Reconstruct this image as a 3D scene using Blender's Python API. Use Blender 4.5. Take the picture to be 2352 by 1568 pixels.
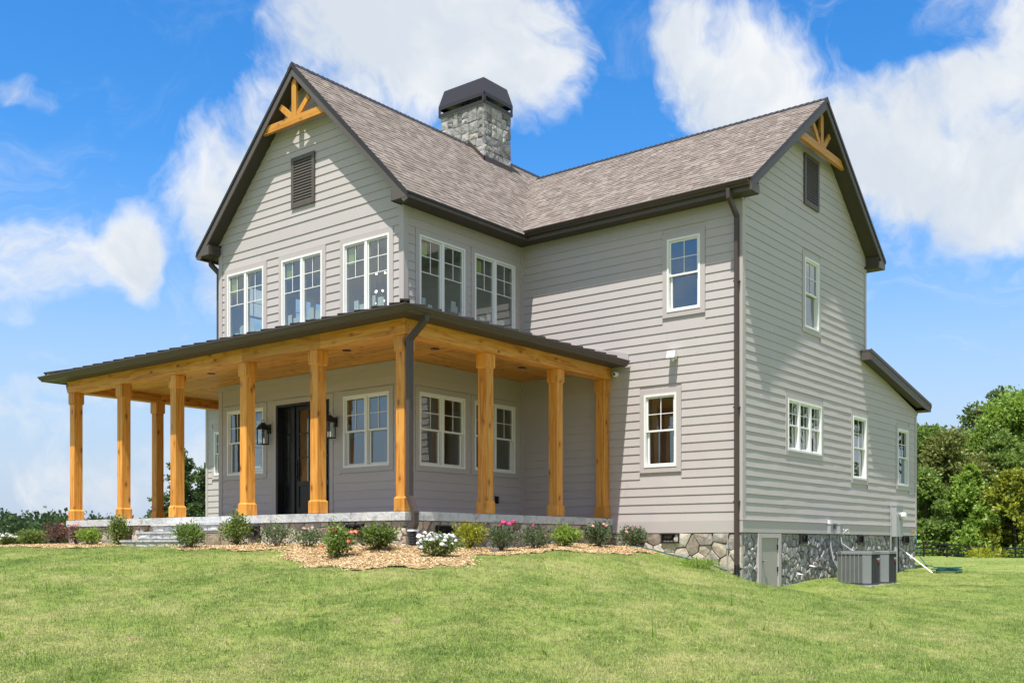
import bpy, math, random
import numpy as np
from mathutils import Vector, Matrix

R = math.radians
rng = random.Random(7)
npr = np.random.default_rng(11)
scene = bpy.context.scene
for o in list(bpy.data.objects):
    bpy.data.objects.remove(o)

# ------------------------------------------------------------------ camera
CAM = Vector((14.204, -14.431, 1.6))
cd = bpy.data.cameras.new('camera')
cd.sensor_width = 36.0
cd.lens = 36.34
cd.shift_y = 0.198
cd.clip_start = 0.1
cd.clip_end = 6000
cam = bpy.data.objects.new('camera', cd)
cam.location = CAM
cam.rotation_euler = (R(90), 0, 0.673)
scene.collection.objects.link(cam)
scene.camera = cam

# ------------------------------------------------------------------ sun
SUN = Vector((-0.28, 1.0, -2.95)).normalized()          # the way the light travels
sd = bpy.data.lights.new('sun', 'SUN')
sd.energy = 5.0
sd.angle = R(0.55)
sd.color = (1.0, 0.955, 0.89)
sun = bpy.data.objects.new('sun', sd)
sun.rotation_euler = SUN.to_track_quat('-Z', 'Y').to_euler()
sun.location = (10, -30, 60)
scene.collection.objects.link(sun)
scene.view_settings.view_transform = 'Standard'
scene.view_settings.look = 'None'
scene.view_settings.exposure = 0.76
scene.view_settings.gamma = 1.0
scene.cycles.use_denoising = True
scene.cycles.max_bounces = 9
scene.cycles.diffuse_bounces = 7
scene.cycles.glossy_bounces = 4
scene.cycles.transparent_max_bounces = 12
scene.cycles.caustics_reflective = False
scene.cycles.caustics_refractive = False


# ------------------------------------------------------------------ node helpers
class NT:
    def __init__(s, tree):
        s.t = tree; s.n = tree.nodes; s.l = tree.links
    def new(s, typ, **kw):
        nd = s.n.new(typ)
        for k, v in kw.items():
            if k == 'inp':
                for ik, iv in v.items():
                    if hasattr(iv, 'is_output') or isinstance(iv, bpy.types.NodeSocket):
                        s.l.new(iv, nd.inputs[ik])
                    else:
                        nd.inputs[ik].default_value = iv
            else:
                setattr(nd, k, v)
        return nd
    def math(s, op, a, b=None, clamp=False, c=None):
        nd = s.n.new('ShaderNodeMath'); nd.operation = op; nd.use_clamp = clamp
        for i, v in enumerate((a, b, c)):
            if v is None: continue
            if isinstance(v, (int, float)): nd.inputs[i].default_value = v
            else: s.l.new(v, nd.inputs[i])
        return nd.outputs[0]
    def mix(s, fac, a, b, blend='MIX'):
        nd = s.n.new('ShaderNodeMix'); nd.data_type = 'RGBA'; nd.blend_type = blend
        for sock, v in ((nd.inputs['Factor'], fac), (nd.inputs['A'], a), (nd.inputs['B'], b)):
            if isinstance(v, bpy.types.NodeSocket): s.l.new(v, sock)
            elif isinstance(v, (int, float)): sock.default_value = v if sock.name == 'Factor' else (v, v, v, 1)
            else: sock.default_value = tuple(v) + ((1,) if len(v) == 3 else ())
        # Factor/A/B of the colour variant
        return nd
    def cmix(s, fac, a, b, blend='MIX'):
        nd = s.n.new('ShaderNodeMixRGB'); nd.blend_type = blend
        for i, v in enumerate((fac, a, b)):
            sock = nd.inputs[i]
            if isinstance(v, bpy.types.NodeSocket): s.l.new(v, sock)
            elif i == 0: sock.default_value = v
            else: sock.default_value = tuple(v) + ((1,) if len(v) == 3 else ())
        return nd.outputs[0]
    def noise(s, scale, detail=3, rough=0.55, vec=None, out='Fac', dist=0.0):
        nd = s.n.new('ShaderNodeTexNoise')
        nd.inputs['Scale'].default_value = scale; nd.inputs['Detail'].default_value = detail
        nd.inputs['Roughness'].default_value = rough; nd.inputs['Distortion'].default_value = dist
        if vec is not None: s.l.new(vec, nd.inputs['Vector'])
        return nd.outputs[out]
    def ramp(s, fac, stops, interp='LINEAR'):
        nd = s.n.new('ShaderNodeValToRGB'); cr = nd.color_ramp; cr.interpolation = interp
        while len(cr.elements) < len(stops): cr.elements.new(0.5)
        for e, (p, c) in zip(cr.elements, stops):
            e.position = p
            e.color = (c, c, c, 1) if isinstance(c, (int, float)) else tuple(c) + (1,)
        s.l.new(fac, nd.inputs[0])
        return nd.outputs[0]
    def maprange(s, v, a, b, c=0.0, d=1.0, smooth=True):
        nd = s.n.new('ShaderNodeMapRange')
        nd.interpolation_type = 'SMOOTHSTEP' if smooth else 'LINEAR'
        nd.inputs[1].default_value = a; nd.inputs[2].default_value = b
        nd.inputs[3].default_value = c; nd.inputs[4].default_value = d
        s.l.new(v, nd.inputs[0])
        return nd.outputs[0]


# ------------------------------------------------------------------ world: sky with fair-weather clouds
world = bpy.data.worlds.new('World')
scene.world = world
world.use_nodes = True
w = NT(world.node_tree)
w.n.clear()
sky = w.new('ShaderNodeTexSky', sky_type='NISHITA')
sky.sun_disc = False
sky.sun_elevation = math.asin(-SUN.z)
sky.sun_rotation = math.atan2(-SUN.x, -SUN.y)
sky.altitude = 200
sky.air_density = 1.0
sky.dust_density = 0.6
sky.ozone_density = 2.4
tc = w.new('ShaderNodeTexCoord')
vec = tc.outputs['Generated']
FW = Vector((-math.sin(0.673), math.cos(0.673), 0)); RT = Vector((math.cos(0.673), math.sin(0.673), 0))
def skydir(px, py):                      # a direction of the sky seen from the lawn (azimuth and height as tangents)
    return (FW + RT * ((px - 1176) / 2374.0) + Vector((0, 0, (1250.3 - py) / 2374.0)))
warp = w.noise(2.6, 5, 0.6, vec, 'Color')
warpv = w.new('ShaderNodeVectorMath', operation='SUBTRACT', inp={0: warp, 1: (0.5, 0.5, 0.5)}).outputs[0]
warps = w.new('ShaderNodeVectorMath', operation='SCALE', inp={0: warpv, 'Scale': 0.22}).outputs[0]
wv = w.new('ShaderNodeVectorMath', operation='ADD', inp={0: vec, 1: warps}).outputs[0]
wvn = w.new('ShaderNodeVectorMath', operation='NORMALIZE', inp={0: wv}).outputs[0]
# cloud banks: centre and half sizes as seen in the sky
CL = [(1000, 100, 300, 170, 1.0), (1230, 140, 150, 120, .7), (720, 60, 110, 70, .4), (1740, 270, 180, 170, .68), (1890, 190, 210, 140, .62), (1690, 100, 60, 40, -.4), (1960, 90, 60, 50, -.3), (2290, 240, 220, 280, 1.0), (2150, 60, 100, 60, -.7), (1660, 60, 150, 90, .5), (1980, 330, 120, 90, .5),
      (2260, 400, 120, 90, .6), (1590, 130, 90, 120, .45), (1800, 360, 230, 90, .45), (440, 470, 170, 170, .8), (540, 610, 90, 110, .45), (70, 600, 150, 100, .72), (330, 560, 40, 120, -.3), (30, 470, 80, 60, .35),
      (250, 600, 60, 110, .65), (120, 785, 100, 35, .6), (0, 170, 40, 50, .5), (600, 250, 70, 90, .35), (260, 1060, 480, 90, .6), (120, 900, 260, 60, .5), (330, 860, 260, 30, .4), (1900, 1000, 500, 120, .4),
      (2230, 880, 160, 90, .4), (2030, 650, 60, 90, .25), (260, 735, 150, 26, .3), (500, 960, 240, 60, .3), (1450, 230, 60, 190, -.4)]
acc = None
for px, py, hx, hy, amt in CL:
    d = skydir(px, py); n = d.normalized()
    dp = w.new('ShaderNodeVectorMath', operation='SUBTRACT', inp={0: wvn, 1: tuple(n)}).outputs[0]
    right = RT
    upv = right.cross(n).normalized()
    a = w.new('ShaderNodeVectorMath', operation='DOT_PRODUCT', inp={0: dp, 1: tuple(right * (2374.0 * d.length / hx * 0.86))}).outputs['Value']
    b = w.new('ShaderNodeVectorMath', operation='DOT_PRODUCT', inp={0: dp, 1: tuple(upv * (2374.0 * d.length / hy * 0.86))}).outputs['Value']
    c = w.new('ShaderNodeVectorMath', operation='DOT_PRODUCT', inp={0: dp, 1: tuple(n * 6.0)}).outputs['Value']
    r2 = w.math('ADD', w.math('ADD', w.math('MULTIPLY', a, a), w.math('MULTIPLY', b, b)), w.math('MULTIPLY', c, c))
    g = w.math('MULTIPLY', w.maprange(w.math('SQRT', r2), 0.25, 1.45, 1.0, 0.0), amt)
    acc = g if acc is None else w.math('ADD', acc, g)
# the rest of the sky carries the same sort of cloud
inview = w.new('ShaderNodeVectorMath', operation='DOT_PRODUCT', inp={0: vec, 1: tuple((FW + Vector((0, 0, .2))).normalized())}).outputs['Value']
outside = w.maprange(inview, 0.86, 0.72)
bank = w.maprange(w.noise(2.2, 4, 0.55, vec), 0.34, 0.60)
acc = w.math('ADD', w.math('MINIMUM', acc, 1.15), w.math('MULTIPLY', outside, bank))
sepd = w.new('ShaderNodeSeparateXYZ', inp={0: vec})
hz = sepd.outputs['Z']
billow = w.noise(5.5, 9, 0.64, wv, dist=0.5)
fine = w.noise(17, 8, 0.62, wv)
shape = w.math('ADD', w.math('MULTIPLY', billow, 1.55), w.math('MULTIPLY', fine, 0.70))
dens = w.math('ADD', w.math('MULTIPLY', acc, 0.66), shape)
dens = w.math('MULTIPLY', w.maprange(dens, 1.30, 1.82), w.maprange(hz, -0.01, 0.03))
dens = w.math('POWER', dens, 0.85)
# thin high veil of drawn-out wisps
vst = w.new('ShaderNodeVectorMath', operation='MULTIPLY', inp={0: wv, 1: (1.0, 1.6, 3.2)}).outputs[0]
veil = w.math('MULTIPLY', w.maprange(w.noise(3.1, 9, 0.66, vst, dist=0.9), 0.50, 0.78), w.maprange(w.noise(1.4, 3, 0.5, vec), 0.38, 0.62, 0.15, 0.75))
veil = w.math('MULTIPLY', veil, w.maprange(hz, 0.0, 0.05))
dens = w.math('MAXIMUM', dens, veil)
# cloud light: bright crowns, a little grey in the thick parts
thick = w.maprange(w.math('ADD', w.math('MULTIPLY', acc, .22), w.noise(6.0, 7, 0.6, wv, dist=0.4)), 0.50, 0.86)
ccol = w.cmix(thick, (5.75, 5.8, 5.85), (4.1, 4.5, 5.0))
skyhsv = w.new('ShaderNodeHueSaturation', inp={'Hue': 0.503, 'Saturation': 1.40, 'Value': 1.34, 'Color': sky.outputs[0]}).outputs[0]
lowhaze = w.maprange(hz, 0.0, 0.36, 0.95, 0.0)
skyc = w.cmix(lowhaze, skyhsv, (3.1, 3.7, 4.75))
col = w.cmix(dens, skyc, ccol)
bg = w.new('ShaderNodeBackground', inp={'Color': col, 'Strength': 0.10})
wo = w.new('ShaderNodeOutputWorld')
w.l.new(bg.outputs[0], wo.inputs[0])
world.cycles.sampling_method = 'MANUAL'
world.cycles.sample_map_resolution = 1024


# ------------------------------------------------------------------ materials
MATS = {}
def mat(name, build):
    m = bpy.data.materials.new(name); m.use_nodes = True
    t = NT(m.node_tree)
    p = t.n['Principled BSDF']
    build(t, p)
    MATS[name] = m
    return m
def link(t, p, sock, v):
    if isinstance(v, bpy.types.NodeSocket): t.l.new(v, p.inputs[sock])
    else: p.inputs[sock].default_value = v
def bump(t, p, h, strength=0.3, dist=0.01):
    b = t.new('ShaderNodeBump', inp={'Height': h, 'Strength': strength, 'Distance': dist})
    t.l.new(b.outputs[0], p.inputs['Normal'])
def objco(t, scale=(1, 1, 1)):
    c = t.new('ShaderNodeTexCoord')
    oi = t.new('ShaderNodeObjectInfo')
    off = t.new('ShaderNodeVectorMath', operation='SCALE', inp={0: (37.1, 91.7, 53.3), 'Scale': oi.outputs['Random']}).outputs[0]
    v = t.new('ShaderNodeVectorMath', operation='ADD', inp={0: c.outputs['Object'], 1: off}).outputs[0]
    return t.new('ShaderNodeVectorMath', operation='MULTIPLY', inp={0: v, 1: scale}).outputs[0]
def wpos(t, scale=(1, 1, 1)):
    g = t.new('ShaderNodeNewGeometry')
    return t.new('ShaderNodeVectorMath', operation='MULTIPLY', inp={0: g.outputs['Position'], 1: scale}).outputs[0]
def orand(t):
    oi = t.new('ShaderNodeObjectInfo'); g = t.new('ShaderNodeNewGeometry')
    return t.math('FRACT', t.math('ADD', oi.outputs['Random'], g.outputs['Random Per Island']))

def paint(name, colr, rough=0.55, var=0.05, grain=None, gs=0.06, spec=0.4):
    def b(t, p):
        n = t.noise(3.0, 4, 0.6, wpos(t))
        r = orand(t)
        v = t.math('ADD', t.math('MULTIPLY', t.math('SUBTRACT', n, 0.5), var * 2.2), t.math('MULTIPLY', t.math('SUBTRACT', r, 0.5), var))
        v = t.math('ADD', v, 1.0)
        c = t.cmix(1.0, colr, t.new('ShaderNodeCombineColor', inp={0: v, 1: v, 2: v}).outputs[0], 'MULTIPLY')
        link(t, p, 'Base Color', c); p.inputs['Roughness'].default_value = rough
        p.inputs['Specular IOR Level'].default_value = spec
        if grain:
            bump(t, p, t.noise(14, 5, 0.65, wpos(t, grain)), gs, 0.01)
        else:
            bump(t, p, t.noise(60, 3, 0.6, wpos(t)), gs * .6, 0.004)
    return mat(name, b)
SID = (0.466, 0.422, 0.408)
paint('siding_x', SID, 0.6, 0.045, (0.35, 1, 5.0), 0.10)      # boards running along x
paint('siding_y', SID, 0.6, 0.045, (1, 0.35, 5.0), 0.10)
paint('trim', (0.461, 0.417, 0.403), 0.6, 0.03)
paint('white', (0.80, 0.80, 0.78), 0.4, 0.02)
paint('bronze', (0.026, 0.023, 0.023), 0.45, 0.10)
paint('soffit', (0.062, 0.052, 0.042), 0.6, 0.08)
paint('fascia', (0.095, 0.080, 0.070), 0.5, 0.08)
paint('spout', (0.066, 0.048, 0.042), 0.45, 0.10)
paint('door_black', (0.014, 0.014, 0.015), 0.35, 0.06)
paint('iron', (0.010, 0.010, 0.011), 0.4, 0.06)
paint('drywall', (0.62, 0.62, 0.60), 0.8, 0.03)
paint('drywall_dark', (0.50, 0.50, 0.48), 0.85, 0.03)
paint('floor_wood', (0.28, 0.17, 0.09), 0.5, 0.1)
paint('grey_metal', (0.36, 0.37, 0.38), 0.45, 0.05)
paint('ac_body', (0.22, 0.23, 0.235), 0.45, 0.05)
paint('ac_dark', (0.055, 0.058, 0.062), 0.5, 0.06)
paint('black_plastic', (0.012, 0.012, 0.013), 0.35, 0.05)
paint('pvc', (0.75, 0.73, 0.70), 0.4, 0.03)
paint('white_plastic', (0.78, 0.78, 0.77), 0.35, 0.02)
paint('hatch_shaded', (0.38, 0.345, 0.315), 0.55, 0.03)  # siding colour made darker, the end wall's shade painted in
paint('brass', (0.42, 0.28, 0.09), 0.35, 0.1)
paint('hose_green', (0.025, 0.11, 0.10), 0.5, 0.1)
paint('badge_red', (0.35, 0.02, 0.02), 0.4, 0.02)
paint('sticker', (0.36, 0.46, 0.10), 0.7, 0.30)
paint('sheet', (0.60, 0.66, 0.66), 0.7, 0.03)
paint('concrete', (0.42, 0.41, 0.39), 0.85, 0.10)
paint('mortar', (0.23, 0.21, 0.19), 0.95, 0.12)
paint('fence_black', (0.012, 0.012, 0.012), 0.7, 0.2)
MATS['steel'] = paint('steel', (0.55, 0.55, 0.55), 0.3, 0.05); MATS['steel'].node_tree.nodes['Principled BSDF'].inputs['Metallic'].default_value = 0.9

def wood(name, axis, base=(0.66, 0.262, 0.034), dark=(0.40, 0.130, 0.014), light=(0.78, 0.385, 0.085)):
    def b(t, p):
        sc = [9.0, 9.0, 9.0]; sc[axis] = 0.55
        v = objco(t, sc)
        n = t.noise(1.6, 5, 0.6, v, dist=1.4)
        n2 = t.noise(7.0, 3, 0.6, v)
        c = t.ramp(n, [(0.28, dark), (0.44, base), (0.6, light), (0.74, base)])
        c = t.cmix(t.math('MULTIPLY', n2, 0.3), c, dark)
        sk = [2.0, 2.0, 2.0]; sk[axis] = 0.95
        vo = t.new('ShaderNodeTexVoronoi', feature='F1', inp={'Vector': objco(t, sk), 'Scale': 2.7}).outputs['Distance']
        knot = t.maprange(vo, 0.07, 0.17, 1.0, 0.0)
        c = t.cmix(t.math('MULTIPLY', knot, 0.85), c, (0.055, 0.018, 0.006))
        halo = t.maprange(vo, 0.14, 0.32, 0.4, 0.0)
        c = t.cmix(halo, c, dark)
        r = orand(t)
        k = t.math('ADD', 0.84, t.math('MULTIPLY', r, 0.30))
        c = t.cmix(1.0, c, t.new('ShaderNodeCombineColor', inp={0: k, 1: k, 2: k}).outputs[0], 'MULTIPLY')
        link(t, p, 'Base Color', c)
        p.inputs['Roughness'].default_value = 0.5
        p.inputs['Specular IOR Level'].default_value = 0.35
        bump(t, p, n2, 0.12, 0.004)
    return mat(name, b)
for i, a in enumerate('xyz'):
    wood('wood_' + a, i)
    wood('truss_' + a, i, (0.56, 0.25, 0.03), (0.42, 0.16, 0.015), (0.62, 0.30, 0.05))

def stone(name, cols, vein=0.35, warm=(0.30, 0.20, 0.12)):
    def b(t, p):
        r = orand(t)
        c = t.ramp(r, [(i / len(cols), cc) for i, cc in enumerate(cols)], 'CONSTANT')
        v = objco(t)
        n = t.noise(5, 6, 0.68, v, dist=0.5)
        n3 = t.noise(1.7, 3, 0.5, v, dist=1.2)
        c = t.cmix(t.maprange(n, 0.35, 0.68, 0.0, vein), c, (0.62, 0.60, 0.56))
        c = t.cmix(t.maprange(n, 0.52, 0.28, 0.0, 0.55), c, (0.10, 0.095, 0.09))
        c = t.cmix(t.maprange(n3, 0.5, 0.72, 0.0, 0.5), c, warm)
        link(t, p, 'Base Color', c); p.inputs['Roughness'].default_value = 0.85
        p.inputs['Specular IOR Level'].default_value = 0.25
        bump(t, p, t.noise(7, 8, 0.72, v, dist=0.4), 0.9, 0.03)
    return mat(name, b)
stone('fieldstone_sunlit', [(0.45, 0.37, 0.29), (0.37, 0.325, 0.28), (0.52, 0.45, 0.37), (0.30, 0.265, 0.235), (0.48, 0.39, 0.29), (0.41, 0.355, 0.30), (0.22, 0.165, 0.115), (0.55, 0.49, 0.41)], 0.35, (0.36, 0.26, 0.17))  # warm copy of the base stone, its sunlit look put into the colour
stone('fieldstone_shaded', [(0.25, 0.24, 0.23), (0.31, 0.30, 0.285), (0.19, 0.183, 0.177), (0.37, 0.36, 0.34), (0.13, 0.126, 0.124), (0.28, 0.27, 0.25), (0.22, 0.215, 0.21)], 0.45, (0.26, 0.245, 0.225))  # grey copy of the same stone, the end wall's shade put into the colour
stone('chimneystone', [(0.25, 0.25, 0.25), (0.36, 0.355, 0.345), (0.19, 0.19, 0.19), (0.33, 0.285, 0.225), (0.10, 0.10, 0.10), (0.42, 0.41, 0.385), (0.24, 0.235, 0.225), (0.14, 0.14, 0.142)], 0.38, (0.28, 0.26, 0.22))
stone('bluestone', [(0.56, 0.565, 0.565), (0.60, 0.60, 0.60), (0.53, 0.535, 0.54), (0.58, 0.58, 0.57)], 0.2, (0.45, 0.46, 0.47))
stone('stepstone', [(0.42, 0.43, 0.43), (0.50, 0.50, 0.49), (0.38, 0.39, 0.40), (0.55, 0.54, 0.52)], 0.4, (0.44, 0.42, 0.38))

def shingle(t, p):
    r = orand(t)
    c = t.ramp(r, [(0.0, (0.128, 0.104, 0.090)), (0.16, (0.190, 0.160, 0.140)), (0.32, (0.158, 0.130, 0.113)), (0.48, (0.212, 0.182, 0.160)), (0.64, (0.180, 0.145, 0.125)), (0.8, (0.150, 0.127, 0.113)), (0.92, (0.232, 0.204, 0.180))], 'CONSTANT')
    n = t.noise(160, 2, 0.7, wpos(t))
    c = t.cmix(t.maprange(n, 0.35, 0.75, 0.0, 0.4), c, (0.29, 0.255, 0.23))
    blot = t.noise(0.8, 3, 0.6, wpos(t))
    c = t.cmix(t.maprange(blot, 0.4, 0.7, 0.0, 0.22), c, (0.21, 0.17, 0.15))
    link(t, p, 'Base Color', c); p.inputs['Roughness'].default_value = 0.92
    p.inputs['Specular IOR Level'].default_value = 0.15
    bump(t, p, n, 0.5, 0.004)
mat('shingle', shingle)
def metalroof(t, p):
    link(t, p, 'Base Color', (0.058, 0.046, 0.042, 1)); p.inputs['Metallic'].default_value = 0.2
    p.inputs['Roughness'].default_value = 0.38
mat('metal_roof', metalroof)
def ctop(t, p):
    link(t, p, 'Base Color', (0.042, 0.036, 0.038, 1)); p.inputs['Roughness'].default_value = 0.36; p.inputs['Metallic'].default_value = .25
mat('cap_metal', ctop)

def glass(t, p):
    t.n.remove(p)
    out = t.n['Material Output']
    ge = t.new('ShaderNodeNewGeometry')
    co = t.math('ABSOLUTE', t.new('ShaderNodeVectorMath', operation='DOT_PRODUCT', inp={0: ge.outputs['Incoming'], 1: ge.outputs['Normal']}).outputs['Value'])
    f = t.math('ADD', 0.125, t.math('MULTIPLY', t.math('POWER', t.math('SUBTRACT', 1.0, co), 4.5), 0.9), True)
    nb = t.new('ShaderNodeBump', inp={'Height': t.noise(0.8, 2, 0.5, wpos(t)), 'Strength': 0.05, 'Distance': 0.05}).outputs[0]
    gl = t.new('ShaderNodeBsdfGlossy', inp={'Roughness': 0.0, 'Color': (0.92, 0.95, 0.97, 1), 'Normal': nb})
    tr = t.new('ShaderNodeBsdfTransparent', inp={'Color': (0.90, 0.93, 0.92, 1)})
    mx = t.new('ShaderNodeMixShader', inp={0: f})
    t.l.new(tr.outputs[0], mx.inputs[1]); t.l.new(gl.outputs[0], mx.inputs[2])
    t.l.new(mx.outputs[0], out.inputs[0])
mat('glass', glass)
def emis(name, c, s):
    def b(t, p):
        p.inputs['Base Color'].default_value = tuple(c) + (1,)
        p.inputs['Emission Color'].default_value = tuple(c) + (1,); p.inputs['Emission Strength'].default_value = s
    mat(name, b)
emis('bulb', (1.0, 0.86, 0.60), 2.5)
emis('candle', (1.0, 0.9, 0.75), 0.4)

def leaf(name, lo, mid, hi, trans=0.35, rough=0.5):
    def b(t, p):
        at = t.new('ShaderNodeAttribute', attribute_name='tint').outputs['Fac']
        big = t.noise(0.9, 3, 0.6, wpos(t))
        f = t.math('ADD', t.math('MULTIPLY', at, 0.8), t.math('MULTIPLY', t.math('SUBTRACT', big, 0.4), 0.6))
        c = t.ramp(f, [(0.05, lo), (0.45, mid), (0.95, hi)])
        link(t, p, 'Base Color', c); p.inputs['Roughness'].default_value = rough
        p.inputs['Specular IOR Level'].default_value = 0.3
        tr = t.new('ShaderNodeBsdfTranslucent', inp={'Color': t.cmix(0.5, c, tuple(min(1, x * 1.6) for x in hi))})
        mx = t.new('ShaderNodeMixShader', inp={0: trans})
        t.l.new(p.outputs[0], mx.inputs[1]); t.l.new(tr.outputs[0], mx.inputs[2])
        t.l.new(mx.outputs[0], t.n['Material Output'].inputs[0])
    return mat(name, b)
leaf('leaf_dark', (0.044, 0.070, 0.020), (0.100, 0.150, 0.038), (0.19, 0.25, 0.07))
leaf('leaf_mid', (0.055, 0.095, 0.020), (0.135, 0.215, 0.042), (0.25, 0.34, 0.078))
leaf('leaf_bright', (0.072, 0.122, 0.018), (0.180, 0.29, 0.042), (0.32, 0.43, 0.075))
leaf('leaf_olive', (0.060, 0.082, 0.020), (0.150, 0.185, 0.046), (0.28, 0.28, 0.08))
leaf('leaf_magnolia', (0.050, 0.080, 0.012), (0.18, 0.22, 0.025), (0.48, 0.46, 0.06), 0.25, 0.35)
leaf('leaf_far', (0.024, 0.046, 0.020), (0.050, 0.090, 0.032), (0.085, 0.135, 0.045), 0.25)
leaf('leaf_cedar', (0.022, 0.042, 0.014), (0.052, 0.092, 0.026), (0.11, 0.165, 0.045), 0.3)
leaf('leaf_shrub', (0.030, 0.055, 0.012), (0.095, 0.155, 0.028), (0.26, 0.33, 0.085))
leaf('leaf_yellow', (0.08, 0.11, 0.010), (0.24, 0.27, 0.018), (0.40, 0.40, 0.04))
leaf('leaf_rose', (0.030, 0.055, 0.022), (0.085, 0.135, 0.055), (0.20, 0.26, 0.13))
leaf('leaf_red', (0.060, 0.030, 0.028), (0.13, 0.070, 0.060), (0.22, 0.15, 0.12))
def grassmat(t, p):
    oi = t.new('ShaderNodeObjectInfo').outputs['Random']
    pos = wpos(t)
    big = t.noise(0.28, 4, 0.6, pos); med = t.noise(1.3, 4, 0.65, pos)
    f = t.math('ADD', t.math('ADD', t.math('MULTIPLY', big, 0.55), t.math('MULTIPLY', med, 0.75)), t.math('MULTIPLY', t.math('SUBTRACT', oi, 0.5), 0.34))
    c = t.ramp(f, [(0.46, (0.145, 0.228, 0.058)), (0.60, (0.245, 0.325, 0.090)), (0.76, (0.38, 0.42, 0.150)), (0.92, (0.53, 0.49, 0.26))])
    dry = t.maprange(t.noise(1.9, 5, 0.7, pos, dist=0.6), 0.625, 0.72, 0.0, 0.8)
    c = t.cmix(dry, c, (0.46, 0.37, 0.23))
    link(t, p, 'Base Color', c); p.inputs['Roughness'].default_value = 0.55
    p.inputs['Specular IOR Level'].default_value = 0.25
    tr = t.new('ShaderNodeBsdfTranslucent', inp={'Color': c})
    mx = t.new('ShaderNodeMixShader', inp={0: 0.45})
    t.l.new(p.outputs[0], mx.inputs[1]); t.l.new(tr.outputs[0], mx.inputs[2])
    t.l.new(mx.outputs[0], t.n['Material Output'].inputs[0])
mat('grass', grassmat)
def groundmat(t, p):
    pos = wpos(t)
    big = t.noise(0.28, 4, 0.6, pos); med = t.noise(1.3, 4, 0.65, pos); fi = t.noise(22, 5, 0.7, pos)
    f = t.math('ADD', t.math('ADD', t.math('MULTIPLY', big, 0.5), t.math('MULTIPLY', med, 0.6)), t.math('MULTIPLY', fi, 0.3))
    c = t.ramp(f, [(0.5, (0.085, 0.135, 0.028)), (0.68, (0.15, 0.20, 0.045)), (0.85, (0.23, 0.24, 0.08))])
    dry = t.maprange(t.noise(1.9, 5, 0.7, pos, dist=0.6), 0.625, 0.72, 0.0, 0.9)
    c = t.cmix(dry, c, (0.36, 0.28, 0.17))
    link(t, p, 'Base Color', c); p.inputs['Roughness'].default_value = 0.95; p.inputs['Specular IOR Level'].default_value = 0.1
    bump(t, p, fi, 0.6, 0.04)
mat('ground', groundmat)
def mulchmat(t, p):
    pos = wpos(t)
    n = t.noise(30, 5, 0.75, pos)
    c = t.ramp(n, [(0.3, (0.19, 0.115, 0.055)), (0.5, (0.41, 0.28, 0.15)), (0.7, (0.56, 0.41, 0.24))])
    link(t, p, 'Base Color', c); p.inputs['Roughness'].default_value = 0.95; p.inputs['Specular IOR Level'].default_value = 0.1
    bump(t, p, n, 1.0, 0.04)
mat('mulch', mulchmat)
def chipmat(t, p):
    r = t.new('ShaderNodeObjectInfo').outputs['Random']
    c = t.ramp(r, [(0.0, (0.26, 0.16, 0.07)), (0.35, (0.48, 0.345, 0.18)), (0.7, (0.62, 0.475, 0.275)), (1.0, (0.72, 0.59, 0.38))])
    link(t, p, 'Base Color', c); p.inputs['Roughness'].default_value = 0.9
mat('chip', chipmat)
def barkmat(t, p):
    n = t.noise(6, 5, 0.7, objco(t, (4, 4, 0.8)))
    link(t, p, 'Base Color', t.ramp(n, [(0.3, (0.05, 0.035, 0.025)), (0.7, (0.14, 0.105, 0.08))])); p.inputs['Roughness'].default_value = 0.95
    bump(t, p, n, 0.8, 0.03)
mat('bark', barkmat)
def petal(name, lo, hi):
    def b(t, p):
        at = t.new('ShaderNodeAttribute', attribute_name='tint').outputs['Fac']
        c = t.cmix(at, lo, hi)
        link(t, p, 'Base Color', c); p.inputs['Roughness'].default_value = 0.6
        tr = t.new('ShaderNodeBsdfTranslucent', inp={'Color': c})
        mx = t.new('ShaderNodeMixShader', inp={0: 0.3})
        t.l.new(p.outputs[0], mx.inputs[1]); t.l.new(tr.outputs[0], mx.inputs[2])
        t.l.new(mx.outputs[0], t.n['Material Output'].inputs[0])
    mat(name, b)
petal('petal_white', (0.72, 0.72, 0.74), (0.88, 0.88, 0.88))
petal('petal_coral', (0.75, 0.16, 0.10), (0.85, 0.34, 0.25))
petal('petal_pink', (0.72, 0.36, 0.34), (0.86, 0.58, 0.54))
petal('petal_magenta', (0.62, 0.02, 0.12), (0.75, 0.10, 0.35))

# ------------------------------------------------------------------ mesh helpers
COL = scene.collection
WLOC = {}
def wloc(o):
    return WLOC.get(o.name, Vector((0, 0, 0)))
def tag(o, label=None, cat=None, group=None, kind=None):
    if label: o['label'] = label
    if cat: o['category'] = cat
    if group: o['group'] = group
    if kind: o['kind'] = kind
    return o
def empty(name, loc, parent=None):
    o = bpy.data.objects.new(name, None)
    o.empty_display_size = 0.2
    COL.objects.link(o)
    loc = Vector(loc)
    if parent:
        o.parent = parent; o.location = loc - wloc(parent)
    else:
        o.location = loc
    WLOC[o.name] = loc
    return o
def link_mesh(me, name, parent, centre):
    o = bpy.data.objects.new(name, me)
    COL.objects.link(o)
    if parent:
        o.parent = parent; o.location = centre - wloc(parent)
    else:
        o.location = centre
    WLOC[o.name] = Vector(centre)
    return o

class Wall:
    """a vertical plane: s runs along it, d outward from it"""
    def __init__(s, o, u, n):
        s.o = Vector(o); s.u = Vector(u); s.n = Vector(n)
    def p(s, a, d, z):
        q = s.o + s.u * a + s.n * d
        return (q.x, q.y, z)

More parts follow.
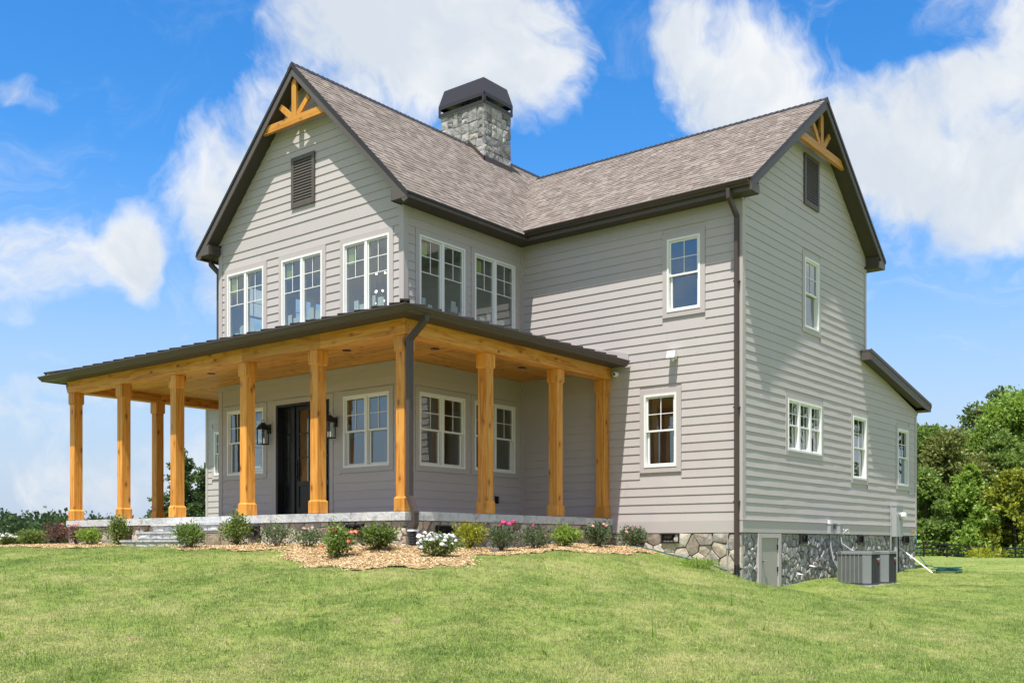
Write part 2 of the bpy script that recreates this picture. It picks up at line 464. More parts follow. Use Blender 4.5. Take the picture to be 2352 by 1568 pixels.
class MB:
    def __init__(s):
        s.v = []; s.f = []; s.m = []
    def add(s, vs, fs, mi=0):
        b = len(s.v)
        s.v += [tuple(x) for x in vs]
        s.f += [tuple(i + b for i in f) for f in fs]
        s.m += [mi] * len(fs)
        return s
    def hexa(s, p, mi=0):           # 8 corners: 0-3 one side, 4-7 the opposite side in the same order
        c = sum((Vector(q) for q in p), Vector()) / 8
        fs = [(0, 1, 2, 3), (7, 6, 5, 4), (0, 4, 5, 1), (1, 5, 6, 2), (2, 6, 7, 3), (3, 7, 4, 0)]
        out = []
        for f in fs:
            a, b_, c_ = (Vector(p[i]) for i in f[:3])
            n = (b_ - a).cross(c_ - a); m = sum((Vector(p[i]) for i in f), Vector()) / 4
            out.append(f if n.dot(m - c) >= 0 else tuple(reversed(f)))
        return s.add(p, out, mi)
    def box(s, x0, x1, y0, y1, z0, z1, mi=0):
        return s.hexa([(x0, y0, z0), (x1, y0, z0), (x1, y1, z0), (x0, y1, z0), (x0, y0, z1), (x1, y0, z1), (x1, y1, z1), (x0, y1, z1)], mi)
    def wbox(s, w, s0, s1, z0, z1, d0, d1, mi=0):
        return s.hexa([w.p(s0, d0, z0), w.p(s1, d0, z0), w.p(s1, d1, z0), w.p(s0, d1, z0), w.p(s0, d0, z1), w.p(s1, d0, z1), w.p(s1, d1, z1), w.p(s0, d1, z1)], mi)
    def bar(s, a, b, wd, th, side=None, mi=0):     # a beam from a to b; 'side' is the direction of th
        a = Vector(a); b = Vector(b); d = (b - a).normalized()
        side = Vector(side) if side is not None else (Vector((0, 0, 1)) if abs(d.z) < 0.9 else Vector((1, 0, 0)))
        t = (side - d * side.dot(d)).normalized(); u = d.cross(t)
        q = []
        for e in (a, b):
            for i, j in ((-1, -1), (1, -1), (1, 1), (-1, 1)):
                q.append(tuple(e + u * (wd / 2 * i) + t * (th / 2 * j)))
        return s.hexa(q, mi)
    def prism(s, poly, off, mi=0):  # a flat polygon pushed along off
        n = len(poly); off = Vector(off)
        a = [Vector(q) for q in poly]; b = [q + off for q in a]
        nn = Vector()
        for i in range(n):
            nn += (a[i] - a[0]).cross(a[(i + 1) % n] - a[0])
        flip = nn.dot(off) > 0
        top = tuple(range(n, 2 * n)); bot = tuple(reversed(range(n)))
        fs = [top, bot] + [(i, (i + 1) % n, (i + 1) % n + n, i + n) for i in range(n)]
        if not flip: fs = [tuple(reversed(f)) for f in fs]
        return s.add(a + b, fs, mi)
    def tube(s, pts, r, k=8, mi=0, close=True):
        pts = [Vector(q) for q in pts]
        rr = r if isinstance(r, (list, tuple)) else [r] * len(pts)
        rings = []; prev = None
        for i, q in enumerate(pts):
            d = (pts[min(i + 1, len(pts) - 1)] - pts[max(i - 1, 0)]).normalized()
            ref = prev if prev is not None else (Vector((0, 0, 1)) if abs(d.z) < 0.9 else Vector((1, 0, 0)))
            t = (ref - d * ref.dot(d)).normalized(); prev = t
            u = d.cross(t)
            rings.append([q + (t * math.cos(2 * math.pi * j / k) + u * math.sin(2 * math.pi * j / k)) * rr[i] for j in range(k)])
        vs = [x for g in rings for x in g]; fs = []
        for i in range(len(pts) - 1):
            for j in range(k):
                fs.append((i * k + j, i * k + (j + 1) % k, (i + 1) * k + (j + 1) % k, (i + 1) * k + j))
        if close:
            fs.append(tuple(reversed(range(k)))); fs.append(tuple((len(pts) - 1) * k + j for j in range(k)))
        return s.add(vs, fs, mi)
    def lathe(s, c, prof, k=16, mi=0):
        c = Vector(c); vs = []; fs = []
        for r, z in prof:
            for j in range(k):
                vs.append((c.x + r * math.cos(2 * math.pi * j / k), c.y + r * math.sin(2 * math.pi * j / k), c.z + z))
        for i in range(len(prof) - 1):
            for j in range(k):
                fs.append((i * k + j, i * k + (j + 1) % k, (i + 1) * k + (j + 1) % k, (i + 1) * k + j))
        fs.append(tuple(reversed(range(k)))); fs.append(tuple((len(prof) - 1) * k + j for j in range(k)))
        return s.add(vs, fs, mi)
    def build(s, name, m, parent=None, smooth=False, base=False):
        V = np.array(s.v, float)
        lo = V.min(0); hi = V.max(0)
        c = (lo + hi) / 2
        if base: c[2] = lo[2]
        me = bpy.data.meshes.new(name)
        me.from_pydata((V - c).tolist(), [], s.f)
        ms = m if isinstance(m, (list, tuple)) else [m]
        for x in ms: me.materials.append(MATS[x])
        if len(ms) > 1: me.polygons.foreach_set('material_index', s.m)
        if smooth: me.polygons.foreach_set('use_smooth', [True] * len(s.f))
        me.update()
        return link_mesh(me, name, parent, Vector(c))

def quads_mesh(name, P4, tint, m):
    """P4: (n,4,3) quad corners -> mesh with a per-face tint"""
    n = len(P4)
    me = bpy.data.meshes.new(name)
    me.vertices.add(n * 4); me.vertices.foreach_set('co', P4.reshape(-1).astype(np.float32))
    me.loops.add(n * 4); me.loops.foreach_set('vertex_index', np.arange(n * 4, dtype=np.int32))
    me.polygons.add(n); me.polygons.foreach_set('loop_start', np.arange(0, n * 4, 4, dtype=np.int32))
    try: me.polygons.foreach_set('loop_total', np.full(n, 4, dtype=np.int32))
    except Exception: pass
    at = me.attributes.new('tint', 'FLOAT', 'FACE'); at.data.foreach_set('value', tint.astype(np.float32))
    me.materials.append(MATS[m])
    me.update(calc_edges=True)
    return me
def leaf_quads(pts, size, up=0.3, aspect=1.8, jitter=0.35, outward=None, g=npr):
    """pointed leaf shapes (kite quads) at pts"""
    n = len(pts)
    d = g.normal(size=(n, 3)); 
    if outward is not None: d = d * 0.8 + outward
    d[:, 2] += up
    d /= np.linalg.norm(d, axis=1)[:, None] + 1e-9
    r = g.normal(size=(n, 3)); sdv = np.cross(d, r); sdv /= np.linalg.norm(sdv, axis=1)[:, None] + 1e-9
    L = size * (1 + jitter * g.normal(size=n)).clip(0.45, 1.9)
    W = L / aspect
    a = pts; tip = pts + d * L[:, None]; mid = pts + d * (L * 0.5)[:, None]
    bend = np.cross(d, sdv) * (L * 0.12)[:, None]
    return np.stack([a, mid + sdv * (W / 2)[:, None] + bend, tip, mid - sdv * (W / 2)[:, None] + bend], axis=1)

# ------------------------------------------------------------------ the ground
CP = [(2.5, -2.5, 1.55), (-2, -2.5, 1.56), (-5, -2.5, 1.56), (-8.3, -2.5, 1.57), (2.5, 1, 1.55), (2.5, 3.5, 1.53),
      (3.4, 3.7, 1.467), (4.3, 3.7, 1.27), (5.2, 3.7, 1.0), (5.5, 3.8, .87), (5.5, 5, .70), (5.5, 6.5, .79), (6.3, 7.2, .77), (6.3, 9, .76), (5.5, 14, .94),
      (-2, -3.9, 1.54), (-5, -3.9, 1.53), (-9, -3.9, 1.53), (.9, -3.3, 1.5), (1.7, -4.0, 1.37), (2.73, -4.1, 1.31), (4.39, -5.0, 1.28), (5, -4.5, 1.29), (4.74, -3.7, 1.32),
      (3.19, -1.15, 1.44), (3.8, -.5, 1.46), (3.93, 2.5, 1.41), (9.2, -8.2, .5), (6.7, -5.05, 1.05), (9.5, 7.4, .62), (12, -4, .33), (14, 14, .75), (8, 25, .95), (8, 0, .72), (7.6, 4, .62),
      (6.1, -10.6, .52), (-1, -7, 1.22), (-7, -8, 1.1), (-13, -5, 1.2), (-20, 0, -.2), (-22, -14, -.6), (-30, 10, -2.5), (-9, 4, 1.4), (-12, 12, .6), (0, 12, 1.2), (0, 22, 1.0), (-20, 25, -1.2),
      (14.2, -14.4, 0), (20, -20, -.3), (25, 0, .2), (28, 20, .5), (5, -20, -.1), (-10, -22, -.6), (3, 4, 1.45), (0, 5, 1.45), (12, 40, .9), (-10, 42, .4)]
_cp = np.array(CP)
def _tps(r2): return np.where(r2 > 1e-9, 0.5 * r2 * np.log(np.maximum(r2, 1e-9)), 0.0)
def _fit():
    x = _cp[:, :2]; n = len(x)
    K = _tps(((x[:, None] - x[None]) ** 2).sum(-1)) + np.eye(n) * 0.02
    Pm = np.hstack([np.ones((n, 1)), x])
    A = np.block([[K, Pm], [Pm.T, np.zeros((3, 3))]])
    return np.linalg.solve(A, np.concatenate([_cp[:, 2], np.zeros(3)]))
_w = _fit()
def _sstep(t): t = np.clip(t, 0, 1); return t * t * (3 - 2 * t)
def far_z(x, y):
    az = np.degrees(np.arctan2(x, y))                       # 0 = +y, -90 = -x
    left = _sstep((-az - 8) / 30.0) * _sstep((175 + az) / 40.0)
    d = np.hypot(x, y)
    z = 0.8 - 5.5 * left * _sstep((d - 15) / 60)
    z = z - 0.9 * _sstep((az + 14) / 10.0) * _sstep((d - 50) / 40) * _sstep((60 - az) / 20)
    z = z + left * 12.0 * _sstep((d - 200) / 260) * _sstep((-az - 58) / 14.0)   # a low hill beyond the valley on the left
    return z
def gz(x, y):
    x = np.asarray(x, float); y = np.asarray(y, float)
    sh = x.shape
    q = np.stack([x.ravel(), y.ravel()], 1)
    out = np.empty(len(q))
    for i in range(0, len(q), 20000):
        c = q[i:i + 20000]
        t = _tps(((c[:, None] - _cp[None, :, :2]) ** 2).sum(-1)) @ _w[:-3] + _w[-3] + c @ _w[-2:]
        b = _sstep((np.hypot(c[:, 0] - 1, c[:, 1]) - 22) / 22)
        out[i:i + 20000] = np.where(b < 1, np.clip(t, -6, 4), 0) * (1 - b) + far_z(c[:, 0], c[:, 1]) * b
    out += 0.018 * np.sin(q[:, 0] * 1.7 + np.sin(q[:, 1] * 1.1)) * np.cos(q[:, 1] * 1.5) + 0.012 * np.sin(q[:, 0] * 3.9 + q[:, 1] * 2.3)
    return out.reshape(sh)
def gz1(x, y): return float(gz(np.array([x]), np.array([y]))[0])

def axis_steps(c, fine, n_f, grow, far):
    a = [0.0]; s = fine
    while a[-1] < far:
        if a[-1] > n_f: s *= grow
        a.append(a[-1] + s)
    a = np.array(a)
    return np.concatenate([c - a[:0:-1], c + a])
gx_ = axis_steps(3.0, 0.3, 20, 1.16, 2600); gy_ = axis_steps(-1.0, 0.3, 20, 1.16, 2600)
GX, GY = np.meshgrid(gx_, gy_, indexing='ij')
GZ = gz(GX, GY)
nx, ny = GX.shape
me = bpy.data.meshes.new('ground')
idx = np.arange(nx * ny).reshape(nx, ny)
F = np.stack([idx[:-1, :-1], idx[1:, :-1], idx[1:, 1:], idx[:-1, 1:]], -1).reshape(-1, 4)
me.from_pydata(np.stack([GX, GY, GZ], -1).reshape(-1, 3).tolist(), [], F.tolist())
me.materials.append(MATS['ground'])
me.polygons.foreach_set('use_smooth', [True] * len(F))
ground = link_mesh(me, 'ground', None, Vector((0, 0, 0)))
tag(ground, kind='structure')
# ================================================================== THE HOUSE
house = empty('farmhouse', (0, 3.7, 1.5))
tag(house, 'grey two-storey farmhouse with crossing gables, stone chimney and timber wraparound porch', 'house')
ZF = 2.14                                       # porch floor
LB, LC = 3.726, 5.339                           # set-back of the main wing, its right end
XL = -5.89
YM, YE = 10.325, 14.139                         # back corner of the two-storey part, end of the lean-to
A = Wall((0, 0, 0), (1, 0, 0), (0, -1, 0))
B = Wall((0, 0, 0), (0, 1, 0), (1, 0, 0))
C = Wall((0, LB, 0), (1, 0, 0), (0, -1, 0))
D = Wall((LC, 0, 0), (0, 1, 0), (1, 0, 0))
C2 = Wall((0, LB, 0), (1, 0, 0), (0, -1, 0))
RA, SA = 11.697, 1.005                          # ridge height and slope, front gable
RD, SD = 11.116, 0.736                          # main gable
XA = -2.945; YD = 7.026
def roofA(x): return RA - abs(x - XA) * SA
def roofD(y): return RD - abs(y - YD) * SD

# ---- openings: (s0, s1, z0, z1)
WA_up = [(-5.589, -4.284, 6.22, 7.735), (-3.662, -2.349, 6.22, 7.735), (-1.697, -0.371, 6.22, 7.735)]
WA_lo = [(-5.589, -4.284, 3.163, 4.625), (-1.697, -0.371, 3.163, 4.625)]
DOOR = (-3.866, -2.124, 2.20, 4.622)
WB_up = [(0.418, 1.788, 6.22, 7.735), (2.094, 3.464, 6.22, 7.735)]
WB_lo = [(0.418, 1.788, 3.163, 4.625), (2.094, 3.464, 3.163, 4.625)]
WC = [(3.722, 4.463, 6.238, 7.693), (3.190, 3.935, 3.158, 4.628)]
WD = [(5.793, 7.569, 3.543, 4.62), (9.463, 10.345, 3.142, 4.62), (12.62, 13.455, 3.13, 4.60), (6.65, 7.42, 6.233, 7.725)]
WC2 = [(-11.34, -10.5, 3.60, 4.86)]
CAS = 0.105                                     # casing width

# ---- siding boards
BOARDS = []                                     # (area, wall part, verts, material)
EXP = 0.172
def sub(iv, cuts):
    out = [iv]
    for c0, c1 in cuts:
        nxt = []
        for a, b in out:
            if c1 <= a or c0 >= b: nxt.append((a, b)); continue
            if c0 - a > 0.03: nxt.append((a, c0))
            if b - c1 > 0.03: nxt.append((c1, b))
        out = nxt
    return out
def siding(w, part, z0, zt, lim, openings, m, wavy=0.0, band=None, joint=3.66, seed=0):
    """lim(z) -> (s0, s1) of the wall at height z; openings incl. casing"""
    g = random.Random(seed)
    z = z0; row = 0
    while z < zt - 0.02:
        h = EXP
        if band and abs(z - band) < EXP / 2: h = 0.27
        h = min(h, zt - z)
        la, lb_ = lim(z), lim(z + h)
        if la is None or la[1] - la[0] < 0.1: break
        if lb_ is None: lb_ = (sum(la) / 2, sum(la) / 2)
        cuts = [(o[0] - CAS - .004, o[1] + CAS + .004) for o in openings if o[2] - CAS < z + h - 0.03 and o[3] + CAS > z + 0.03]
        segs = sub(la, cuts)
        fin = []
        for a, b in segs:
            if b - a > joint + 0.6:
                c = a + g.uniform(1.2, joint) if b - a < 2 * joint else a + g.uniform(1.5, joint)
                while b - c > 0.5:
                    fin.append((a, c - 0.0012)); a = c + 0.0012; c += joint
                fin.append((a, b))
            else: fin.append((a, b))
        for a, b in fin:
            at, bt = a, b
            if abs(a - la[0]) < 1e-6: at = max(a, lb_[0])
            if abs(b - la[1]) < 1e-6: bt = min(b, lb_[1])
            if bt <= at: at = bt = (at + bt) / 2
            nn = max(1, int((b - a) / 0.45)) if wavy else 1
            vs = []; fs = []
            top = z + h + 0.02
            for i in range(nn + 1):
                f = i / nn
                sb = a + (b - a) * f; st = at + (bt - at) * f
                wb = wavy * (g.uniform(-1, 1)) if wavy else 0
                vs += [w.p(sb, 0.0115 + wb * .5, z), w.p(sb, 0.0195 + wb, z), w.p(st, 0.006, top), w.p(st, 0.0005, top)]
            for i in range(nn):
                o, q = i * 4, i * 4 + 4
                for k in range(4):
                    fs.append((o + k, o + (k + 1) % 4, q + (k + 1) % 4, q + k))
            fs.append((3, 2, 1, 0)); fs.append(tuple(nn * 4 + k for k in range(4)))
            BOARDS.append(((b - a) * h, part, vs, fs, m))
        z += h; row += 1

def wall_shell(name, w, s0, s1, z0, z1, openings, gable=None, t=0.13):
    ss = sorted({s0, s1, *[v for o in openings for v in o[:2] if s0 < v < s1]}); zs = sorted({z0, z1, *[v for o in openings for v in o[2:] if z0 < v < z1]})
    mb = MB()
    for i in range(len(zs) - 1):
        run = None
        for j in range(len(ss) - 1):
            cs, cz = (ss[j] + ss[j + 1]) / 2, (zs[i] + zs[i + 1]) / 2
            hole = any(o[0] < cs < o[1] and o[2] < cz < o[3] for o in openings)
            if not hole:
                if run is None: run = ss[j]
            if hole and run is not None:
                mb.wbox(w, run, ss[j], zs[i], zs[i + 1], -t, 0); run = None
        if run is not None: mb.wbox(w, run, s1, zs[i], zs[i + 1], -t, 0)
    if gable:
        mb.prism([w.p(a, 0, z) for a, z in gable], tuple(w.n * -t))
    return mb.build(name, 'trim', house)

wA = wall_shell('front_gable_wall', A, XL, 0, 1.9, 8.4, WA_up + WA_lo + [DOOR], [(XL, 8.4), (0, 8.4), (XA, 11.33)])
wB = wall_shell('wing_side_wall', B, 0.131, LB - 0.0, 1.9, 8.3, WB_up + WB_lo)
wC = wall_shell('main_front_wall', C, 0.0, LC, 1.826, 8.3, WC)
wD = wall_shell('end_gable_wall', D, LB + 0.131, YE, 1.826, 5.2, WD[:3])
mb = MB()
wD2 = wall_shell('upper_end_wall', D, LB + 0.131, YM, 5.2, 8.2, [WD[3]], [(LB + 0.131, 8.2), (YM, 8.2), (YD, 10.85)])
mb.prism([D.p(YM, 0, 5.2), D.p(YE, 0, 5.2), D.p(YM, 0, 6.0)], (-0.13, 0, 0))
mb.build('lean_to_gable', 'trim', house)
wC2 = wall_shell('side_wing_wall', C2, -11.74, XL, 1.6, 5.9, WC2)

limA = lambda z: (XL + .10, -.10) if z < 8.25 else ((XA - (RA - .23 - z) / SA, XA + (RA - .23 - z) / SA) if z < 11.3 else None)
siding(A, wA, ZF + .03, 11.35, limA, WA_up + WA_lo + [DOOR], 'siding_x', band=8.2, seed=1)
siding(B, wB, ZF + .03, 8.2, lambda z: (.10, LB - .05), WB_up + WB_lo, 'siding_y', seed=2)
siding(C, wC, 2.066, 8.15, lambda z: (.05, LC - .10), WC, 'siding_x', seed=3)
def limD(z):
    if z < 5.15: return (LB + .10, YE - .10)
    if z < 6.0: return (LB + .10, YM + (6.0 - z) * 4.6)
    if z < 8.15: return (LB + .10, YM - .10)
    h = (RD - .22 - z) / SD
    return (YD - h, YD + h) if z < 10.8 else None
siding(D, wD, 2.066, 10.9, limD, WD, 'siding_y', wavy=0.0022, band=8.2, joint=4.88, seed=4)
siding(C2, wC2, 2.0, 5.85, lambda z: (-11.66, -9.2), WC2, 'siding_x', seed=5)
BOARDS.sort(key=lambda b: -b[0])
rest = MB()
for k, (ar, part, vs, fs, m) in enumerate(BOARDS):
    if k < 300:
        MB().add(vs, fs).build('siding_board', m, part)
    else:
        rest.add(vs, fs)
if rest.v:
    tag(rest.build('siding_offcuts', 'siding_x', house), kind='stuff')

# ---- corner boards, skirt, frieze
mb = MB(); mb.wbox(A, -.10, .028, ZF + .03, 8.25, 0, .028); mb.wbox(B, 0, .10, ZF + .03, 8.2, 0, .0279); mb.build('corner_board', 'trim', house)
MB().wbox(A, XL - .028, XL + .10, ZF + .03, 8.25, 0, .028).build('corner_board', 'trim', house)
mb = MB(); mb.wbox(C, LC - .10, LC + .028, 2.068, 8.17, 0, .028); mb.build('corner_board', 'trim', house)
MB().wbox(D, LB + .0002, LB + .10, 2.068, 8.17, 0, .0275).build('corner_board', 'trim', house)
MB().wbox(D, YE - .10, YE + .02, 2.068, 5.17, 0, .028).build('corner_board', 'trim', house)
MB().wbox(D, YM - .10, YM + .02, 6.0, 8.2, 0, .028).build('corner_board', 'trim', house)
MB().box(0.0003, .05, LB - .05, LB + .0003, ZF + .03, 8.2).build('corner_board', 'trim', house)
MB().wbox(C2, -11.76, -11.66, 1.95, 5.85, 0, .028).build('corner_board', 'trim', house)
MB().wbox(D, LB - .03, YE + .02, 1.836, 2.066, 0, .030).build('skirt_board', 'trim', house)
MB().wbox(D, LB - .035, YE + .025, 2.0662, 2.082, 0, .045).build('drip_cap', 'trim', house)
MB().wbox(C, 2.43, LC - .002, 1.83, 2.066, 0, .022).build('skirt_board', 'trim', house)
MB().wbox(A, XL + .10, -.10, 5.10, 5.21, 0, .034).build('frieze_board', 'trim', house)
MB().wbox(B, .10, LB - .03, 5.10, 5.21, 0, .034).build('frieze_board', 'trim', house)

# ---- windows
def window(w, o, kind, units=1, name='window', cas='trim', sheets=0, stickers=False, g=None):
    s0, s1, z0, z1 = o
    fr = 0.042; mul = 0.07
    mb = MB()
    fd0, fd1 = -.075, .036
    mb.wbox(w, s0, s0 + fr, z0, z1, fd0, fd1); mb.wbox(w, s1 - fr, s1, z0, z1, fd0, fd1)
    mb.wbox(w, s0 + fr, s1 - fr, z0, z0 + fr, fd0, fd1 - .0005); mb.wbox(w, s0 + fr, s1 - fr, z1 - fr, z1, fd0, fd1 - .0005)
    uw = (s1 - s0 - 2 * fr - (units - 1) * mul) / units
    for i in range(1, units):
        a = s0 + fr + i * uw + (i - 1) * mul
        mb.wbox(w, a, a + mul, z0 + fr, z1 - fr, fd0, fd1 - .006)
    win = mb.build(name, 'white', house)
    c = MB()
    c.wbox(w, s0 - CAS, s0, z0 - CAS, z1 + CAS, 0, .027); c.wbox(w, s1, s1 + CAS, z0 - CAS, z1 + CAS, 0, .027)
    c.wbox(w, s0, s1, z1, z1 + CAS, 0, .0268); c.wbox(w, s0, s1, z0 - CAS, z0, 0, .0268)
    c.build('casing', cas, win)
    za, zb = z0 + fr, z1 - fr
    for i in range(units):
        a = s0 + fr + i * (uw + mul); b = a + uw
        def sash(x0, x1, y0, y1, d, st=.036):
            m = MB()
            m.wbox(w, x0, x0 + st, y0, y1, d - .035, d); m.wbox(w, x1 - st, x1, y0, y1, d - .035, d)
            m.wbox(w, x0 + st, x1 - st, y0, y0 + st, d - .035, d - .0004); m.wbox(w, x0 + st, x1 - st, y1 - st, y1, d - .035, d - .0004)
            m.build('sash', 'white', win)
            MB().wbox(w, x0 + st, x1 - st, y0 + st, y1 - st, d - .021, d - .018).build('pane', 'glass', win)
            return (x0 + st, x1 - st, y0 + st, y1 - st)
        def munt(r, nx, ny, d, frac=1.0):
            x0, x1, y0, y1 = r
            yb = y1 - (y1 - y0) * frac
            m = MB()
            for k in range(1, nx):
                xx = x0 + (x1 - x0) * k / nx
                m.wbox(w, xx - .008, xx + .008, yb, y1, d - .016, d - .008)
            rows = ny if frac == 1.0 else ny + 1
            for k in range(1, rows):
                yy = y1 - (y1 - yb) * k / ny
                m.wbox(w, x0, x1, yy - .008, yy + .008, d - .0158, d - .0082)
            m.build('muntin', 'white', win)
        if kind == 'casement':
            r = sash(a + .004, b - .004, za + .004, zb - .004, .008, .03)
            munt(r, 2, 2, .008, 0.47)
        else:
            zm = za + (zb - za) * 0.5
            r = sash(a + .002, b - .002, zm - .018, zb, .004)
            munt(r, 2, 2, .004)
            r = sash(a + .014, b - .014, za, zm + .018, -.034)
        if stickers and i == 0:
            x0 = r[0] + .03; zt = r[3] - .05
            MB().wbox(w, x0, x0 + .17, zt - .30, zt, -.030, -.028).build('energy_label', 'sticker', win)
        if sheets and g:
            for k in range(sheets):
                ww = g.uniform(.09, .17); x = g.uniform(r[0], r[1] - ww); hh = g.uniform(.08, .24)
                yb = r[2] + g.uniform(-.02, .10)
                dd = -.050 - .006 * k
                MB().wbox(w, x, x + ww, yb, yb + hh, dd, dd + .002).build('masking_sheet', 'sheet', win)
    return win
gg = random.Random(21)
for o in WA_up: window(A, o, 'casement', 2, sheets=3, stickers=True, g=gg)
for o in WB_up: window(B, o, 'casement', 2, sheets=2, stickers=True, g=gg)
for o in WA_lo: window(A, o, 'hung', 2)
for o in WB_lo: window(B, o, 'hung', 2)
for o in WC: window(C, o, 'hung', 1)
window(D, WD[0], 'hung', 3); window(D, WD[1], 'hung', 1); window(D, WD[2], 'hung', 1); window(D, WD[3], 'hung', 1)
window(C2, WC2[0], 'hung', 1)

# ---- entrance: black door with side lights, set back in its frame
mb = MB(); s0, s1, z0, z1 = DOOR
mb.wbox(A, s0, s0 + .05, z0, z1, -.24, .012); mb.wbox(A, s1 - .05, s1, z0, z1, -.24, .012); mb.wbox(A, s0 + .05, s1 - .05, z1 - .05, z1, -.24, .0115)
mb.wbox(A, s0 + .05, s1 - .05, z0, z0 + .03, -.24, .03)
for a in (-3.50, -2.565): mb.wbox(A, a, a + .075, z0 + .03, z1 - .05, -.24, -.13)
door = mb.build('front_door', 'door_black', house)
c = MB()
c.wbox(A, s0 - CAS, s0, ZF + .03, z1 + CAS, 0, .027); c.wbox(A, s1, s1 + CAS, ZF + .03, z1 + CAS, 0, .027); c.wbox(A, s0, s1, z1, z1 + CAS, 0, .0268)
c.build('casing', 'trim', door)
def lite_panel(name, a, b, cols, rows):
    zb, zt = 2.96, 4.50
    st = .07 if cols == 1 else .10
    m = MB()
    m.wbox(A, a, a + st, z0 + .03, z1 - .05, -.20, -.16); m.wbox(A, b - st, b, z0 + .03, z1 - .05, -.20, -.16)
    m.wbox(A, a + st, b - st, zt, z1 - .05, -.20, -.1605); m.wbox(A, a + st, b - st, zb - .10, zb, -.20, -.1605); m.wbox(A, a + st, b - st, z0 + .03, z0 + .20, -.20, -.1605)
    m.wbox(A, a + st, b - st, z0 + .20, zb - .10, -.20, -.18)
    for k in range(1, rows):
        zz = zb + (zt - zb) * k / rows; m.wbox(A, a + st, b - st, zz - .012, zz + .012, -.195, -.162)
    for k in range(1, cols):
        xx = a + st + (b - a - 2 * st) * k / cols; m.wbox(A, xx - .012, xx + .012, zb, zt, -.194, -.1625)
    p = m.build(name, 'door_black', door)
    for k in range(rows):
        for q in range(cols):
            x0 = a + st + (b - a - 2 * st) * q / cols; x1 = a + st + (b - a - 2 * st) * (q + 1) / cols
            y0 = zb + (zt - zb) * k / rows; y1 = zb + (zt - zb) * (k + 1) / rows
            MB().wbox(A, x0, x1, y0, y1, -.182, -.178).build('pane', 'glass', door)
    return p
lite_panel('side_light', -3.81, -3.505, 1, 3); lite_panel('side_light', -2.485, -2.18, 1, 3)
lite_panel('door_leaf', -3.42, -2.57, 2, 3)
mb = MB(); mb.wbox(A, -3.39, -3.36, 2.98, 3.42, -.16, -.145); mb.tube([A.p(-3.375, -.15, 3.05), A.p(-3.375, -.09, 3.08), A.p(-3.375, -.09, 3.30), A.p(-3.375, -.15, 3.33)], .011, 8)
mb.build('handle', 'iron', door)

# ---- gable vents with louvres
def gvent(w, s0, s1, z0, z1, m):
    mb = MB(); f = .085
    mb.wbox(w, s0, s0 + f, z0, z1, 0, .05); mb.wbox(w, s1 - f, s1, z0, z1, 0, .05)
    mb.wbox(w, s0 + f, s1 - f, z0, z0 + f, 0, .0495); mb.wbox(w, s0 + f, s1 - f, z1 - f, z1, 0, .0495)
    mb.wbox(w, s0 + f, s1 - f, z0 + f, z1 - f, 0.0, .0235)
    v = mb.build('gable_vent', m, house)
    n = 15
    for k in range(n):
        za = z0 + f + (z1 - z0 - 2 * f) * k / n; h = (z1 - z0 - 2 * f) / n
        q = MB()
        a, b = s0 + f, s1 - f
        q.hexa([w.p(a, .047, za), w.p(b, .047, za), w.p(b, .0471, za + .012), w.p(a, .0471, za + .012), w.p(a, .024, za + h * .8), w.p(b, .024, za + h * .8), w.p(b, .0241, za + h * .98), w.p(a, .0241, za + h * .98)])
        q.build('louvre', m, v)
gvent(A, -3.325, -2.573, 8.79, 9.866, 'fascia')
gvent(D, 6.61, 7.40, 8.84, 9.927, 'fascia')

# ---- roofs
def slab_roof(name, quad, th, m):
    q = [Vector(v) for v in quad]; n = (q[1] - q[0]).cross(q[3] - q[0]).normalized()
    if n.z < 0: n = -n
    return MB().prism(quad, tuple(-n * th)).build(name, m, house)
AY0, AY1 = -0.332, 10.66
EXR, EXL = 0.42, -6.31                      # eave edges of the front gable
DX1 = 5.70
EYF, EYB = 3.386, 10.666
za = roofA(EXR); zd = roofD(EYF)
rA = slab_roof('gable_roof', [(XA, AY0, RA), (EXR, AY0, za), (EXR, AY1, za), (XA, AY1, RA)], .05, 'shingle')
slab_roof('gable_roof', [(XA, AY0, RA), (EXL, AY0, za), (EXL, AY1, za), (XA, AY1, RA)], .05, 'shingle')
xs = XA + (RA - RD) / SA
rD = slab_roof('main_roof', [(xs - .5, YD, RD), (DX1, YD, RD), (DX1, EYF, zd), (xs - .5 + 0, EYF, zd)], .05, 'shingle') if False else None
# the main roof's front slope stops at the valley
q = [(xs, YD, RD), (DX1, YD, RD), (DX1, EYF, zd), (EXR - .1, EYF, zd)]
rD = slab_roof('main_roof', q, .05, 'shingle')
slab_roof('main_roof', [(xs, YD, RD), (DX1, YD, RD), (DX1, EYB, zd), (EXR - .1, EYB, zd)], .05, 'shingle')

